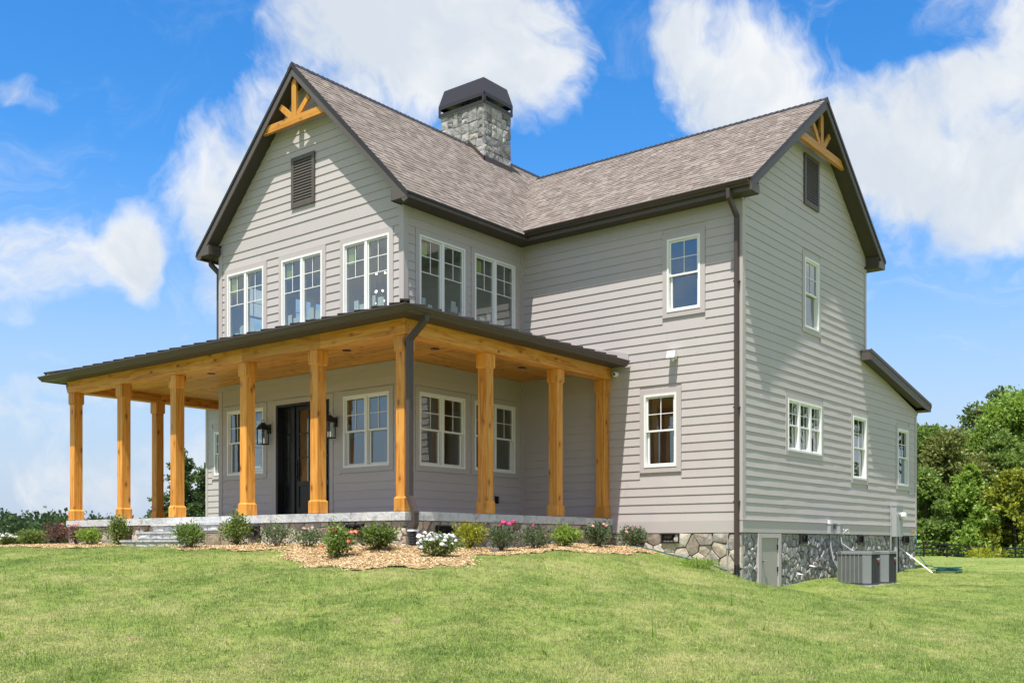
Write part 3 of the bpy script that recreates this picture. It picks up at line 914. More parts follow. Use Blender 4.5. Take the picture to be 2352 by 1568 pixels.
SH = []                                     # shingles
def shingles(part, p0, du, dv, nrm, ulen, vlen, keep, seed):
    g = random.Random(seed)
    p0 = Vector(p0); du = Vector(du); dv = Vector(dv); nrm = Vector(nrm)   # dv runs down the slope
    ex = 0.142
    n = int(vlen / ex) + 1
    for r in range(n):
        v1 = vlen - r * ex; v0 = max(0.0, v1 - ex - 0.03)
        u = -g.uniform(0, .3)
        while u < ulen:
            wd = g.choice((.07, .10, .13, .16, .20)) * g.uniform(.85, 1.15)
            a, b = max(0, u), min(ulen, u + wd - .004)
            u += wd
            if b - a < .03: continue
            c = p0 + du * ((a + b) / 2) + dv * ((v0 + v1) / 2)
            if not keep(c): continue
            t = g.choice((.009, .015, .011, .016)) + g.uniform(0, .002)
            drop = g.uniform(-.006, .004)
            vs = []
            for (uu, vv, tt) in ((a, v1 + drop, t), (b, v1 + drop, t), (b, v0, .004), (a, v0, .004)):
                vs.append(tuple(p0 + du * uu + dv * vv + nrm * tt))
            for (uu, vv) in ((a, v1 + drop), (b, v1 + drop)):
                vs.append(tuple(p0 + du * uu + dv * vv))
            fs = [(0, 1, 2, 3), (4, 5, 1, 0), (3, 4, 0), (5, 2, 1)]
            if (Vector(vs[1]) - Vector(vs[0])).cross(Vector(vs[3]) - Vector(vs[0])).dot(nrm) < 0:
                fs = [tuple(reversed(f)) for f in fs]
            SH.append(((c - CAM).length, part, vs, fs))
k = math.hypot(1, SA)
valley = lambda c, s: None
shingles(rA, (XA, AY0 - .015, RA), (0, 1, 0), (1 / k, 0, -SA / k), (SA / k, 0, 1 / k), AY1 - AY0, (EXR - XA) * k + .02, lambda c: c.z > roofD(c.y) - .05 or c.y < EYF, 31)
k2 = math.hypot(1, SD)
shingles(rD, (xs - .2, YD, RD), (1, 0, 0), (0, -1 / k2, -SD / k2), (0, -SD / k2, 1 / k2), DX1 + .015 - xs + .2, (YD - EYF) * k2 + .02, lambda c: c.z > roofA(c.x) - .05 or c.x > EXR, 32)
SH.sort(key=lambda s: s[0])
rest = MB()
for i, (dd, part, vs, fs) in enumerate(SH):
    if i < 300: MB().add(vs, fs).build('shingle', 'shingle', part)
    else: rest.add(vs, fs)
tag(rest.build('shingle_courses', 'shingle', house), kind='stuff')
def ridge(a, b, sl, seed):
    g = random.Random(seed); a = Vector(a); b = Vector(b); d = (b - a); L = d.length; d.normalize()
    side = d.cross(Vector((0, 0, 1))).normalized()
    mb = MB(); u = 0
    while u < L:
        e = min(L, u + .22); t = .028; hw = .13; z0 = .012; z1 = .034
        p = a + d * u; q_ = a + d * e
        for sg in (-1, 1):
            dn = side * (hw * sg) - Vector((0, 0, hw * sl))
            up_ = Vector((0, 0, 1))
            mb.hexa([p + up_ * z1, q_ + up_ * z0, q_ + dn + up_ * z0, p + dn + up_ * z1, p + up_ * (z1 - t), q_ + up_ * (z0 - t), q_ + dn + up_ * (z0 - t), p + dn + up_ * (z1 - t)])
        u += .14
    return mb.build('ridge_cap', 'bronze', house)
ridge((XA, AY0 - .02, RA), (XA, AY1, RA), SA, 1)
ridge((DX1 + .02, YD, RD), (xs + .35, YD, RD), SD, 2)

# rake boards, rake soffits, eave boxes
def rake(axis, pos, out, ridge_s, ridge_z, slope, eave_s, sgn, inner, mname='fascia'):
    """one sloping rake: axis 'x' means the gable plane is y=pos (s is x)"""
    P = (lambda s, z, d: (s, pos + out * d, z)) if axis == 'x' else (lambda s, z, d: (pos + out * d, s, z))
    dz = .155
    e = (abs(eave_s - ridge_s)) * slope
    top = [(ridge_s, ridge_z - .052), (eave_s, ridge_z - e - .052)]
    k = math.hypot(1, slope)
    drop = dz * 1.0
    poly = [P(top[0][0], top[0][1], 0), P(top[1][0], top[1][1], 0), P(top[1][0], top[1][1] - .10, 0), P(top[1][0] - sgn * .10, top[1][1] - .10 - drop * .25, 0), P(top[1][0] - sgn * .34, top[1][1] + .34 * slope - drop * k * .95, 0), P(top[0][0], top[0][1] - drop * k * .95, 0)]
    off = Vector(P(0, 0, -.03)) - Vector(P(0, 0, 0))
    MB().prism(poly, tuple(off)).build('rake_board', mname, house)
    # dark drip edge above it
    poly = [P(top[0][0], ridge_z + .012, .02), P(eave_s + sgn * .02, ridge_z - e - .008, .02), P(eave_s + sgn * .02, ridge_z - e - .085, .02), P(top[0][0], ridge_z - .075, .02)]
    off = Vector(P(0, 0, -.0195)) - Vector(P(0, 0, 0))
    MB().prism(poly, tuple(off)).build('drip_edge', 'bronze', house)
    # sloping soffit behind
    zs = .125 * k
    a = [P(ridge_s, ridge_z - .052 - zs, -.031), P(eave_s - sgn * .34, ridge_z - e + .34 * slope - .052 - zs, -.031), P(eave_s - sgn * .34, ridge_z - e + .34 * slope - .052 - zs, -inner), P(ridge_s, ridge_z - .052 - zs, -inner)]
    MB().prism(a, (0, 0, .02)).build('rake_soffit', 'soffit', house)
rake('x', AY0, -1, XA, RA, SA, EXR, 1, .332 - .0)
rake('x', AY0, -1, XA, RA, SA, EXL, -1, .332 - .0)
rake('y', DX1, 1, YD, RD, SD, EYF, -1, DX1 - LC)
rake('y', DX1, 1, YD, RD, SD, EYB, 1, DX1 - LC)
ZS = 8.205                                   # eave soffit height
# front gable, right eave: fascia + soffit
MB().box(EXR - .025, EXR + .003, AY0 + .03, EYF - .03, ZS, za - .045).build('eave_fascia', 'fascia', house)
MB().box(.0285, EXR - .026, AY0 + .031, LB - .035, ZS, ZS + .02).build('eave_soffit', 'soffit', house)
MB().box(EXR - .03, EXR + .03, AY0, EYF - .05, za - .045, za - .004).build('drip_edge', 'bronze', house)
MB().box(EXL - .003, EXL + .025, AY0 + .03, AY1, ZS, za - .045).build('eave_fascia', 'fascia', house)
MB().box(EXL + .026, XL - .03, AY0 + .031, AY1, ZS, ZS + .02).build('eave_soffit', 'soffit', house)
# boxed returns at the feet of the gables
def ret(P, s_out, s_in, ze, slope, sgn):
    poly = [P(s_out, ZS), P(s_in, ZS), P(s_in, ze + abs(s_out - s_in) * slope - .33), P(s_out, ze - .055)]
    return poly
for e, xi, sg in ((EXR, -.02, 1), (EXL, XL + .02, -1)):
    poly = ret(lambda s, z: (s, AY0 - .003, z), e + sg * .003, xi, za, SA, sg)
    MB().prism(poly, (0, .026, 0)).build('eave_return', 'fascia', house)
    MB().box(min(xi, xi - sg * .02), max(xi, xi - sg * .02), AY0 + .024, -.03, ZS, za + .10).build('eave_return', 'soffit', house)
for e, yi, sg in ((EYF, LB + .0, -1), (EYB, YM - .0, 1)):
    poly = ret(lambda s, z: (DX1 + .003, s, z), e + sg * .003, yi, zd, SD, sg)
    MB().prism(poly, (-.026, 0, 0)).build('eave_return', 'fascia', house)
    MB().box(LC + .03, DX1 - .024, min(yi, yi - sg * .02), max(yi, yi - sg * .02), ZS, zd + .04).build('eave_return', 'soffit', house)
MB().box(EXR + .004, DX1 - .025, EYF - .003, EYF + .025, ZS, zd - .045).build('eave_fascia', 'fascia', house)
MB().box(EXR - .02, DX1 - .026, EYF + .026, LB - .029, ZS, ZS + .02).build('eave_soffit', 'soffit', house)
MB().box(EXR, DX1 - .025, EYB - .025, EYB + .003, ZS, zd - .045).build('eave_fascia', 'fascia', house)
MB().box(EXR, DX1 - .026, YM + .03, EYB - .026, ZS, ZS + .02).build('eave_soffit', 'soffit', house)

# ---- gutters (pressed metal profile) and downspouts
PROF = [(0, 0), (.062, 0), (.070, .028), (.098, .052), (.112, .088), (.125, .094), (.125, .112), (.115, .112), (.104, .098), (0, .098)]
def gutter(name, a, b, out, m='spout', mitre=(0, 0)):
    a = Vector(a); b = Vector(b); out = Vector(out); d = (b - a).normalized()
    va, vb = [], []
    for o_, z in PROF:
        va.append(a + out * o_ + Vector((0, 0, z)) - d * (o_ * mitre[0])); vb.append(b + out * o_ + Vector((0, 0, z)) + d * (o_ * mitre[1]))
    n = len(PROF)
    fs = [(i, (i + 1) % n, (i + 1) % n + n, i + n) for i in range(n)] + [tuple(range(n)), tuple(reversed(range(n, 2 * n)))]
    cen = sum(va + vb, Vector()) / (2 * n)
    f0 = fs[0]
    nn = ((va + vb)[f0[1]] - (va + vb)[f0[0]]).cross((va + vb)[f0[2]] - (va + vb)[f0[0]])
    if nn.z > 0: fs = [tuple(reversed(f)) for f in fs]
    return MB().add(va + vb, fs).build(name, m, house)
GZ0 = zd - .15
gutter('gutter', (EXR + .006, EYF - .004, GZ0), (DX1 - .03, EYF - .004, GZ0), (0, -1, 0))
gutter('gutter', (DX1 - .03, EYB + .004, GZ0), (EXR, EYB + .004, GZ0), (0, 1, 0))
gutter('gutter', (EXL - .004, AY1, za - .15), (EXL - .004, AY0 + .03, za - .15), (-1, 0, 0))
def spout(pts, wd=.098, th=.07, side=(0, 1, 0), name='downspout', straps=()):
    mb = MB(); pts = [Vector(p) for p in pts]
    for i in range(len(pts) - 1):
        d = (pts[i + 1] - pts[i]).normalized()
        e = .018 if i < len(pts) - 2 else 0
        mb.bar(pts[i] - d * (.018 if i else 0), pts[i + 1] + d * e, wd - .0008 * (i % 2), th - .0008 * (i % 2), side)
    o = mb.build(name, 'spout', house)
    for z in straps:
        p = pts[-2] if abs(pts[-1].z - pts[-2].z) < .6 else pts[-1]
        MB().box(p.x - .056, p.x + .056, p.y - .042, p.y + .042, z, z + .03).build('strap', 'spout', o)
    return o
zc = gz1(5.27, 3.6)
sp = spout([(5.27, EYF - .07, GZ0 + .005), (5.27, EYF - .06, GZ0 - .16), (5.27, LB - .075, GZ0 - .44), (5.27, LB - .075, zc + .18)], side=(1, 0, 0), straps=(6.6, 4.2, 2.4))
def corrugated(p, z0, z1, r=.058):
    prof = []
    n = int((z1 - z0) / .022)
    for i in range(n + 1):
        z = z0 + (z1 - z0) * i / n
        prof += [(r if i % 2 else r * .86, z)]
    return MB().lathe((p[0], p[1], 0), prof, 14).build('drain_pipe', 'black_plastic', house)
corrugated((5.27, LB - .075), zc - .05, zc + .22)
spout([(XL - .30, -.05, za - .16), (XL - .28, -.05, za - .25), (XL - .09, .03, za - .46), (XL - .09, .03, 6.2)], side=(0, 1, 0))
spout([(5.16, YM + .30, GZ0), (5.16, YM + .28, GZ0 - .12), (5.16, YM + .08, GZ0 - .36), (5.16, YM + .08, 6.1)], side=(1, 0, 0))

# ---- gable trusses
def truss(P, cx, base, half_lo, half_hi, apexz, slope, name, g):
    th = .055
    def prism(pts, nm, m):
        a = [P(s, z, 0) for s, z in pts]; off = Vector(P(0, 0, -th)) - Vector(P(0, 0, 0))
        return MB().prism(a, tuple(off)).build(nm, m, tr)
    m1, m2 = ('truss_x', 'truss_z') if g == 'x' else ('truss_y', 'truss_z')
    tr = empty(name, P(cx, base, 0), house)
    a = [P(s, z, .012) for s, z in ((cx - half_lo, base), (cx + half_lo, base), (cx + half_hi, base + .165), (cx - half_hi, base + .165))]
    MB().prism(a, tuple(Vector(P(0, 0, -th - .012)) - Vector(P(0, 0, .012)))).build('chord', m1, tr)
    kw = .075
    prism([(cx - kw, base + .166), (cx + kw, base + .166), (cx + kw, apexz - kw * slope), (cx, apexz), (cx - kw, apexz - kw * slope)], 'king_post', m2)
    for sg in (-1, 1):
        a = Vector((cx + sg * .10, 0, base + .17)); b = Vector((cx + sg * .455, 0, apexz - .455 * slope - .02))
        d = (b - a).normalized(); u = Vector((d.z, 0, -d.x)) * .06
        pts = [(a + u), (b + u), (b - u), (a - u)]
        aa = [P(p.x, p.z, -.006) for p in pts]
        MB().prism(aa, tuple(Vector(P(0, 0, -th + .004)) - Vector(P(0, 0, -.006)))).build('strut', m2, tr)
truss(lambda s, z, d: (s, -.285 - d, z), XA, 10.44, 1.05, .885, 11.40, SA, 'gable_truss', 'x')
truss(lambda s, z, d: (5.60 + d, s, z), YD, 9.955, 1.24, 1.02, 10.83, SD, 'gable_truss', 'y')

# ---- chimney
CX0, CX1, CY0, CY1 = -3.893, -2.424, 5.305, 6.38
ch = MB().box(CX0 + .05, CX1 - .05, CY0 + .05, CY1 - .05, 9.6, 12.60).build('chimney', 'mortar', house)
def ashlar(rect, g, minw=.14, out=None):
    out = [] if out is None else out
    x0, x1, y0, y1 = rect; wd, ht = x1 - x0, y1 - y0
    if wd < .30 and ht < .30 or (g.random() < .15 and wd < .5 and ht < .4):
        out.append(rect); return out
    if wd * g.uniform(.7, 1.3) > ht:
        c = x0 + wd * g.uniform(.33, .67); ashlar((x0, c, y0, y1), g, minw, out); ashlar((c, x1, y0, y1), g, minw, out)
    else:
        c = y0 + ht * g.uniform(.33, .67); ashlar((x0, x1, y0, c), g, minw, out); ashlar((x0, x1, c, y1), g, minw, out)
    return out
def stone_block(poly, P, d0, d1, g, gap=.006, name='stone', m='fieldstone_sunlit', parent=None):
    """poly: list of (s,z); P(s,d,z) -> world. A split-faced stone: edges recessed, face uneven"""
    n = len(poly); c = (sum(p[0] for p in poly) / n, sum(p[1] for p in poly) / n)
    R0 = max(math.hypot(p[0] - c[0], p[1] - c[1]) for p in poly)
    if R0 < .025: return
    def sc(f): return [(c[0] + (p[0] - c[0]) * f, c[1] + (p[1] - c[1]) * f) for p in poly]
    f0 = max(.5, 1 - gap / R0 * 1.1); f1 = max(.4, f0 - .012 / R0)
    lo = sc(f0); hi = sc(f1)
    vs = [P(s, d0, z) for s, z in lo] + [P(s, d1 * .55 + d0 * .45 + g.uniform(0, .006), z) for s, z in lo] + [P(s, d1 + g.uniform(-.012, .006), z) for s, z in hi]
    cc = (c[0] + g.uniform(-.2, .2) * R0, c[1] + g.uniform(-.2, .2) * R0)
    vs.append(P(cc[0], d1 + g.uniform(0.0, .018), cc[1]))
    fs = []
    for i in range(n):
        j = (i + 1) % n
        fs += [(i, j, n + j, n + i), (n + i, n + j, 2 * n + j, 2 * n + i), (2 * n + i, 2 * n + j, 3 * n)]
    q = [Vector(v) for v in vs]
    nn = (q[fs[2][1]] - q[fs[2][0]]).cross(q[3 * n] - q[fs[2][0]])
    outw = Vector(P(0, 1, 0)) - Vector(P(0, 0, 0))
    if nn.dot(outw) < 0: fs = [tuple(reversed(f)) for f in fs]
    return MB().add(vs, fs).build(name, m, parent)
gs = random.Random(5)
for (P, s0, s1) in ((lambda s, d, z: (s, CY0 + .05 - d, z), CX0, CX1), (lambda s, d, z: (CX1 - .05 + d, s, z), CY0, CY1)):
    for r in ashlar((s0, s1, 10.6, 12.59), gs):
        if P is not None and r[3] < (roofA((r[0] + r[1]) / 2) if s0 == CX0 else 10.9): continue
        j = lambda: gs.uniform(-.012, .012)
        stone_block([(r[0] + j() * (r[0] > s0 + .01), r[2] + j()), (r[1] + j() * (r[1] < s1 - .01), r[2] + j()), (r[1] + j() * (r[1] < s1 - .01), r[3] + j()), (r[0] + j() * (r[0] > s0 + .01), r[3] + j())], P, 0, gs.uniform(.04, .058), gs, .0025, 'stone', 'chimneystone', ch)
# metal shroud: band with slots under a hipped top
e = .035
x0, x1, y0, y1 = CX0 - e, CX1 + e, CY0 - e, CY1 + e
zb, zm, zt = 12.60, 12.885, 13.30
mb = MB()
for (a, b) in (((x0, y0), (x1, y0)), ((x1, y0), (x1, y1)), ((x1, y1), (x0, y1)), ((x0, y1), (x0, y0))):
    ax, ay = a; bx, by = b
    dx, dy = (bx - ax), (by - ay); L = math.hypot(dx, dy); ux, uy = dx / L, dy / L; nx_, ny_ = uy, -ux
    W_ = Wall((ax, ay, 0), (ux, uy, 0), (nx_, ny_, 0))
    mb.wbox(W_, .0, L - .0, zb, zb + .085, -.012, 0); mb.wbox(W_, 0, L, zm - .09, zm, -.012, 0)
    mb.wbox(W_, 0, .07, zb + .085, zm - .09, -.0118, -.0002); mb.wbox(W_, L - .07, L, zb + .085, zm - .09, -.0118, -.0002)
t = .105
top = [(x0 + t, y0 + t, zt), (x1 - t, y0 + t, zt), (x1 - t, y1 - t, zt), (x0 + t, y1 - t, zt)]
bot = [(x0, y0, zm), (x1, y0, zm), (x1, y1, zm), (x0, y1, zm)]
mb.hexa(bot + top)
cap = mb.build('chimney_cap', 'cap_metal', ch)
for cxx in (-3.5, -2.85): MB().lathe((cxx, 5.84, 12.5), [(.10, 0), (.10, .30), (.13, .31), (.13, .36)], 14).build('flue', 'steel', ch)
MB().box(x0 + .02, x1 - .02, y0 + .02, y1 - .02, 12.585, 12.605).build('crown', 'concrete', ch)
# flashing where it meets the shingles
fl = MB()
ts = .11
xr = CX0
for yy in (CY0 - .012,):
    pa = [(XA, yy, RA + .01), (CX1 + .02, yy, roofA(CX1 + .02) + .01), (CX1 + .02, yy, roofA(CX1 + .02) + .01 + ts), (XA, yy, RA + .01 + ts)]
    fl.prism(pa, (0, .014, 0))
fl.box(CX1 + .004, CX1 + .02, CY0 - .012, CY1 + .012, roofA(CX1 + .02) - .02, roofA(CX1 + .02) + .01 + ts + .03)
fl.build('flashing', 'spout', ch)

# ---- lean-to roof at the back right
q = [(DX1 - .1, 9.99, 6.22), (DX1 - .1, 14.62, 5.40), (-4, 14.62, 5.40), (-4, 9.99, 6.22)]
lt = slab_roof('lean_to_roof', q, .05, 'metal_roof')
MB().prism([(DX1 - .1, 9.99, 6.17), (DX1 - .1, 14.62, 5.35), (DX1 - .1, 14.62, 5.19), (DX1 - .1, 14.15, 5.24), (DX1 - .1, 9.99, 5.98)], (-.03, 0, 0)).build('rake_board', 'fascia', house)
MB().prism([(DX1 - .085, 9.97, 6.235), (DX1 - .085, 14.64, 5.415), (DX1 - .085, 14.64, 5.335), (DX1 - .085, 9.97, 6.155)], (-.0145, 0, 0)).build('drip_edge', 'spout', house)
MB().prism([(DX1 - .131, 9.99, 6.0), (DX1 - .131, 14.15, 5.26), (LC + .03, 14.15, 5.26), (LC + .03, 9.99, 6.0)], (0, 0, .02)).build('rake_soffit', 'soffit', house)
MB().box(-4, DX1 - .131, 14.15, 14.60, 5.19, 5.21).build('eave_soffit', 'soffit', house)
MB().box(-4, DX1 - .1, 14.60, 14.625, 5.19, 5.37).build('eave_fascia', 'fascia', house)
gutter('gutter', (DX1 - .11, 14.626, 5.27), (-4, 14.626, 5.27), (0, 1, 0))
spout([(5.2, 14.66, 5.28), (5.2, 14.60, 5.16), (5.2, 14.24, 4.98), (5.2, 14.24, 1.2)], side=(1, 0, 0))
MB().box(LC + .031, DX1 - .131, 9.985, 10.0, 5.98, 6.21).build('eave_return', 'fascia', house)

# ---- hidden sides and the rooms behind the glass
WL = Wall((XL, 0, 0), (0, 1, 0), (-1, 0, 0))
WL_added = [(.6, 1.9, 3.163, 4.625), (.6, 1.9, 6.22, 7.735), (2.1, 3.4, 6.22, 7.735), (5.4, 6.9, 6.9, 7.735)]  # unseen windows, added to let daylight into the rooms
wall_shell('wing_left_wall', WL, .131, YM - .14, 1.6, 8.3, WL_added)
for o in WL_added: window(WL, o, 'hung', 2)
mb = MB()
mb.box(XL, LC - .131, YM - .13, YM, 1.6, 8.3)
mb.box(-11.74, -11.61, LB + .131, YM, 1.6, 5.9); mb.box(-11.74, XL, YM - .13, YM, 1.6, 5.9); mb.box(-4, LC - .131, YE - .13, YE, 1.6, 5.2); mb.box(-4, -3.87, YM, YE, 1.6, 5.4)
mb.build('rear_wall', 'trim', house)
MB().box(XL + .14, -.14, .26, LB + .2, 2.10, 2.13).box(XL + .14, LC - .14, LB + .2, YM - .14, 2.10, 2.1299).box(-3.8, LC - .14, YM, YE - .14, 2.10, 2.1298).build('interior_floor', 'floor_wood', house)
MB().box(XL + .14, -.14, .14, LB + .2, 5.30, 5.62).box(XL + .14, LC - .14, LB + .2, YM - .14, 5.30, 5.6199).build('upper_floor', 'drywall', house)
MB().box(XL + .14, -.14, .14, LB + .2, 8.12, 8.16).box(XL + .14, LC - .14, LB + .2, YM - .14, 8.12, 8.1599).build('upper_ceiling', 'drywall', house)
mb = MB()
mb.box(XL + .14, -.9, 4.9, 5.0, 5.62, 8.12); mb.box(2.2, 2.3, LB + .14, YM - .14, 5.62, 8.12); mb.box(2.6, 2.7, LB + .14, 8.4, 2.13, 5.3); mb.box(XL + .14, -1.2, 7.0, 7.1, 2.13, 5.3)
mb.box(2.3, LC - .14, 8.3, 8.4, 5.62, 8.12); mb.box(2.7, LC - .14, 8.2, 8.3, 2.13, 5.3); mb.box(-3.8, LC - .14, 11.4, 11.5, 2.13, 5.2)
mb.box(-1.2, -1.1, 7.0, YM - .14, 2.13, 5.3)
mb.build('interior_wall', 'drywall_dark', house)
slab_roof('side_wing_roof', [(-12.1, LB - .70, 5.95), (XL, LB - .70, 5.95), (XL, YM, 6.2), (-12.1, YM, 6.2)], .16, 'metal_roof')
# ================================================================== PORCH
PX0, PX1, PY0 = -8.263, 2.433, -2.431
BX, BY, BXL = 2.405, -2.42, -8.235
ZB0, ZB1 = 5.02, 5.27
fl = MB()
fl.box(PX0 + .30, PX1 - .30, PY0 + .30, -.001, 1.99, ZF - .004); fl.box(.001, PX1 - .30, -.001, LB - .001, 1.99, ZF - .0045); fl.box(PX0 + .30, XL - .03, -.001, LB - .001, 1.99, ZF - .0045)
pf = fl.build('porch_floor', 'bluestone', house)
g = random.Random(9)
def coping(ax, a0, a1, fixed0, fixed1):
    u = a0
    while u < a1 - .02:
        e = min(a1, u + g.uniform(.82, 1.05))
        if a1 - e < .35: e = a1
        j = g.uniform(-.004, .004); z = ZF + g.uniform(-.003, .003)
        mb = MB()
        if ax == 'x': mb.box(u + .003, e - .003, fixed0 + j, fixed1, 1.995, z)
        else: mb.box(fixed0, fixed1 + j, u + .003, e - .003, 1.995, z)
        mb.build('coping_stone', 'bluestone', pf)
        u = e
coping('x', PX0, PX1, PY0, PY0 + .298)
coping('y', PY0 + .30, LB - .002, PX1 - .298, PX1)
coping('y', PY0 + .30, LB - .002, PX0, PX0 + .298)

# stone skirts: irregular stones fitted together
def clip(poly, n, d):
    out = []
    for i in range(len(poly)):
        p, q = poly[i], poly[(i + 1) % len(poly)]
        a = p[0] * n[0] + p[1] * n[1] - d; b = q[0] * n[0] + q[1] * n[1] - d
        if a <= 0: out.append(p)
        if a * b < 0:
            t = a / (a - b); out.append((p[0] + (q[0] - p[0]) * t, p[1] + (q[1] - p[1]) * t))
    return out
def cells(s0, s1, z0, z1, size, g, squash=1.0):
    nx_ = max(1, round((s1 - s0) / (size * squash))); nz_ = max(1, round((z1 - z0) / size))
    pts = []
    for _ in range(nx_ * nz_ * 40):                       # dart throwing with uneven spacing
        p = (g.uniform(s0, s1), g.uniform(z0, z1)); rr = size * g.choice((.42, .6, .75, .95))
        if all(math.hypot((p[0] - q[0]) / squash, p[1] - q[1]) > (rr + q[2]) / 2 for q in pts):
            pts.append((p[0], p[1], rr))
    res = []
    for i, p in enumerate(pts):
        poly = [(s0, z0), (s1, z0), (s1, z1), (s0, z1)]
        for k, q in enumerate(pts):
            if k == i: continue
            dx, dz = q[0] - p[0], q[1] - p[1]
            if abs(dx) > 4 * size * max(1, squash) or abs(dz) > 4 * size: continue
            poly = clip(poly, (dx, dz), (q[0] ** 2 + q[1] ** 2 - p[0] ** 2 - p[1] ** 2) / 2)
            if len(poly) < 3: break
        if len(poly) >= 3:
            # drop tiny edges
            pp = [poly[k] for k in range(len(poly)) if math.hypot(poly[k][0] - poly[k - 1][0], poly[k][1] - poly[k - 1][1]) > .02]
            if len(pp) >= 3: res.append(pp)
    return res
def stonework(name, W_, s0, s1, zf_bot, z1, size, m, seed, depth=.07, skip=(), squash=1.0, zlow=None):
    g = random.Random(seed)
    zl = zlow if zlow is not None else min(zf_bot(s0), zf_bot(s1), zf_bot((s0 + s1) / 2)) - .15
    back = MB().wbox(W_, s0, s1, zl, z1, -.18, 0).build(name, 'mortar', house)
    P = lambda s, d, z: W_.p(s, d, z)
    for poly in cells(s0, s1, zl, z1, size, g, squash):
        c = (sum(p[0] for p in poly) / len(poly), sum(p[1] for p in poly) / len(poly))
        if max(p[1] for p in poly) < zf_bot(c[0]) - .03: continue
        if any(a < c[0] < b and c_ < c[1] < d_ for a, b, c_, d_ in skip): continue
        poly = [(p[0] + g.uniform(-.007, .007), p[1] + g.uniform(-.007, .007)) for p in poly]
        stone_block(poly, P, 0, depth * g.uniform(.6, 1.0), g, .008, 'stone', m, back)
    return back
def fvent(W_, s0, s1, z0, z1, d, name='foundation_vent'):
    d += .025
    mb = MB()
    mb.wbox(W_, s0 - .02, s1 + .02, z0 - .02, z1 + .015, .0, d - .045)  # solid black block paints the shade of the hollow behind the bars
    v = mb.build(name, 'iron', house)
    n = max(4, int((s1 - s0) / .032))
    for k in range(n):
        a = s0 + (s1 - s0) * (k + .3) / n
        MB().wbox(W_, a, a + .012, z0, z1, d - .044, d - .022).build('vent_bar', 'iron', v)
    m2 = MB()
    m2.wbox(W_, s0 - .03, s0, z0 - .03, z1 + .02, d - .06, d + .004); m2.wbox(W_, s1, s1 + .03, z0 - .03, z1 + .02, d - .06, d + .004)
    m2.wbox(W_, s0, s1, z0 - .03, z0, d - .06, d + .003); m2.wbox(W_, s0, s1, z1, z1 + .02, d - .06, d + .003)
    m2.build('vent_frame', 'bronze', v)
FF = Wall((0, PY0 + .085, 0), (1, 0, 0), (0, -1, 0))
FR = Wall((PX1 - .085, 0, 0), (0, 1, 0), (1, 0, 0))
stonework('porch_foundation', FF, PX0 + .03, PX1 - .03, lambda s: gz1(s, PY0 - .1), 1.992, .21, 'fieldstone_sunlit', 3, .062, squash=1.35)
stonework('porch_foundation', FR, PY0 + .27, LB, lambda s: gz1(PX1 + .1, s), 1.992, .23, 'fieldstone_sunlit', 4, .062, squash=1.3)
for a, b in ((-1.67, -1.35), (1.03, 1.385), (-6.0, -5.66)): fvent(FF, a, b, 1.745, 1.925, .066)
for a, b in ((-1.635, -1.27), (2.78, 3.12)): fvent(FR, a, b, 1.735, 1.905, .066)
FC = Wall((0, LB + .0, 0), (1, 0, 0), (0, -1, 0))
FD = Wall((LC - .0, 0, 0), (0, 1, 0), (1, 0, 0))
FC.o.y += .055; FD.o.x -= .055
stonework('main_foundation', FC, PX1 - .05, LC - .0, lambda s: gz1(s, LB - .1), 1.825, .36, 'fieldstone_sunlit', 8, .085)
stonework('main_foundation', FD, LB + .06, YE, lambda s: gz1(LC + .1, s), 1.825, .24, 'fieldstone_shaded', 6, .07, skip=((4.38, 5.43, 0, 1.9),), squash=.85)
fvent(FC, 3.62, 3.98, 1.655, 1.80, .074)
for a, b in ((6.45, 6.75), (9.79, 10.10), (13.11, 13.47)): fvent(FD, a, b, 1.65, 1.80, .074)

# hatch to the crawl space
hz0 = gz1(LC + .1, 4.9) - .12
mb = MB(); mb.wbox(D, 4.375, 4.50, hz0, 1.82, -.05, .045); mb.wbox(D, 5.30, 5.425, hz0, 1.82, -.05, .045); mb.wbox(D, 4.50, 5.30, 1.73, 1.82, -.05, .0445)
hatch = mb.build('crawl_space_door', 'trim', house)
MB().wbox(D, 4.504, 5.296, hz0 + .06, 1.727, -.04, .018).build('door_panel', 'hatch_shaded', hatch)
for z in (1.05, 1.5): MB().wbox(D, 5.27, 5.30, z, z + .10, .018, .036).build('hinge', 'iron', hatch)
mb = MB(); mb.tube([D.p(4.60, .018, 1.28), D.p(4.60, .06, 1.28)], .022, 10); mb.tube([D.p(4.60, .055, 1.28), D.p(4.70, .06, 1.278)], .010, 8)
mb.build('lever_handle', 'steel', hatch)

# steps up to the porch
st = empty('porch_steps', (-3.2, -3.0, 1.5), house)
gsx = random.Random(77)
for k, (yf, zt_, zlo) in enumerate(((-2.78, 2.005, 1.86), (-3.12, 1.848, 1.70), (-3.46, 1.686, 1.40))):
    yb = PY0 - .001 if k == 0 else (-2.74, -3.08)[k - 1]
    x0, x1 = -4.32, -2.06
    MB().box(x0 + .03, x1 - .03, yf + .06, yb, 1.40, zt_ - .042).build('riser_core', 'mortar', st)
    u = x0
    while u < x1 - .01:
        e = min(x1, u + gsx.uniform(.6, .95)); e = x1 if x1 - e < .3 else e
        MB().box(u + .002, e - .002, yf + gsx.uniform(-.006, .006), yb + .001 * 0, zt_ - .04, zt_ + gsx.uniform(-.002, .002)).build('tread_stone', 'stepstone', st)
        u = e
    u = x0 + .02
    Pq = lambda s, d, z, yf=yf: (s, yf + .06 - d, z)
    while u < x1 - .04:
        e = min(x1 - .02, u + gsx.uniform(.22, .5)); e = x1 - .02 if x1 - e < .15 else e
        stone_block([(u, zlo), (e, zlo), (e, zt_ - .043), (u, zt_ - .043)], Pq, 0, .038, gsx, .004, 'riser_stone', 'stepstone', st)
        u = e
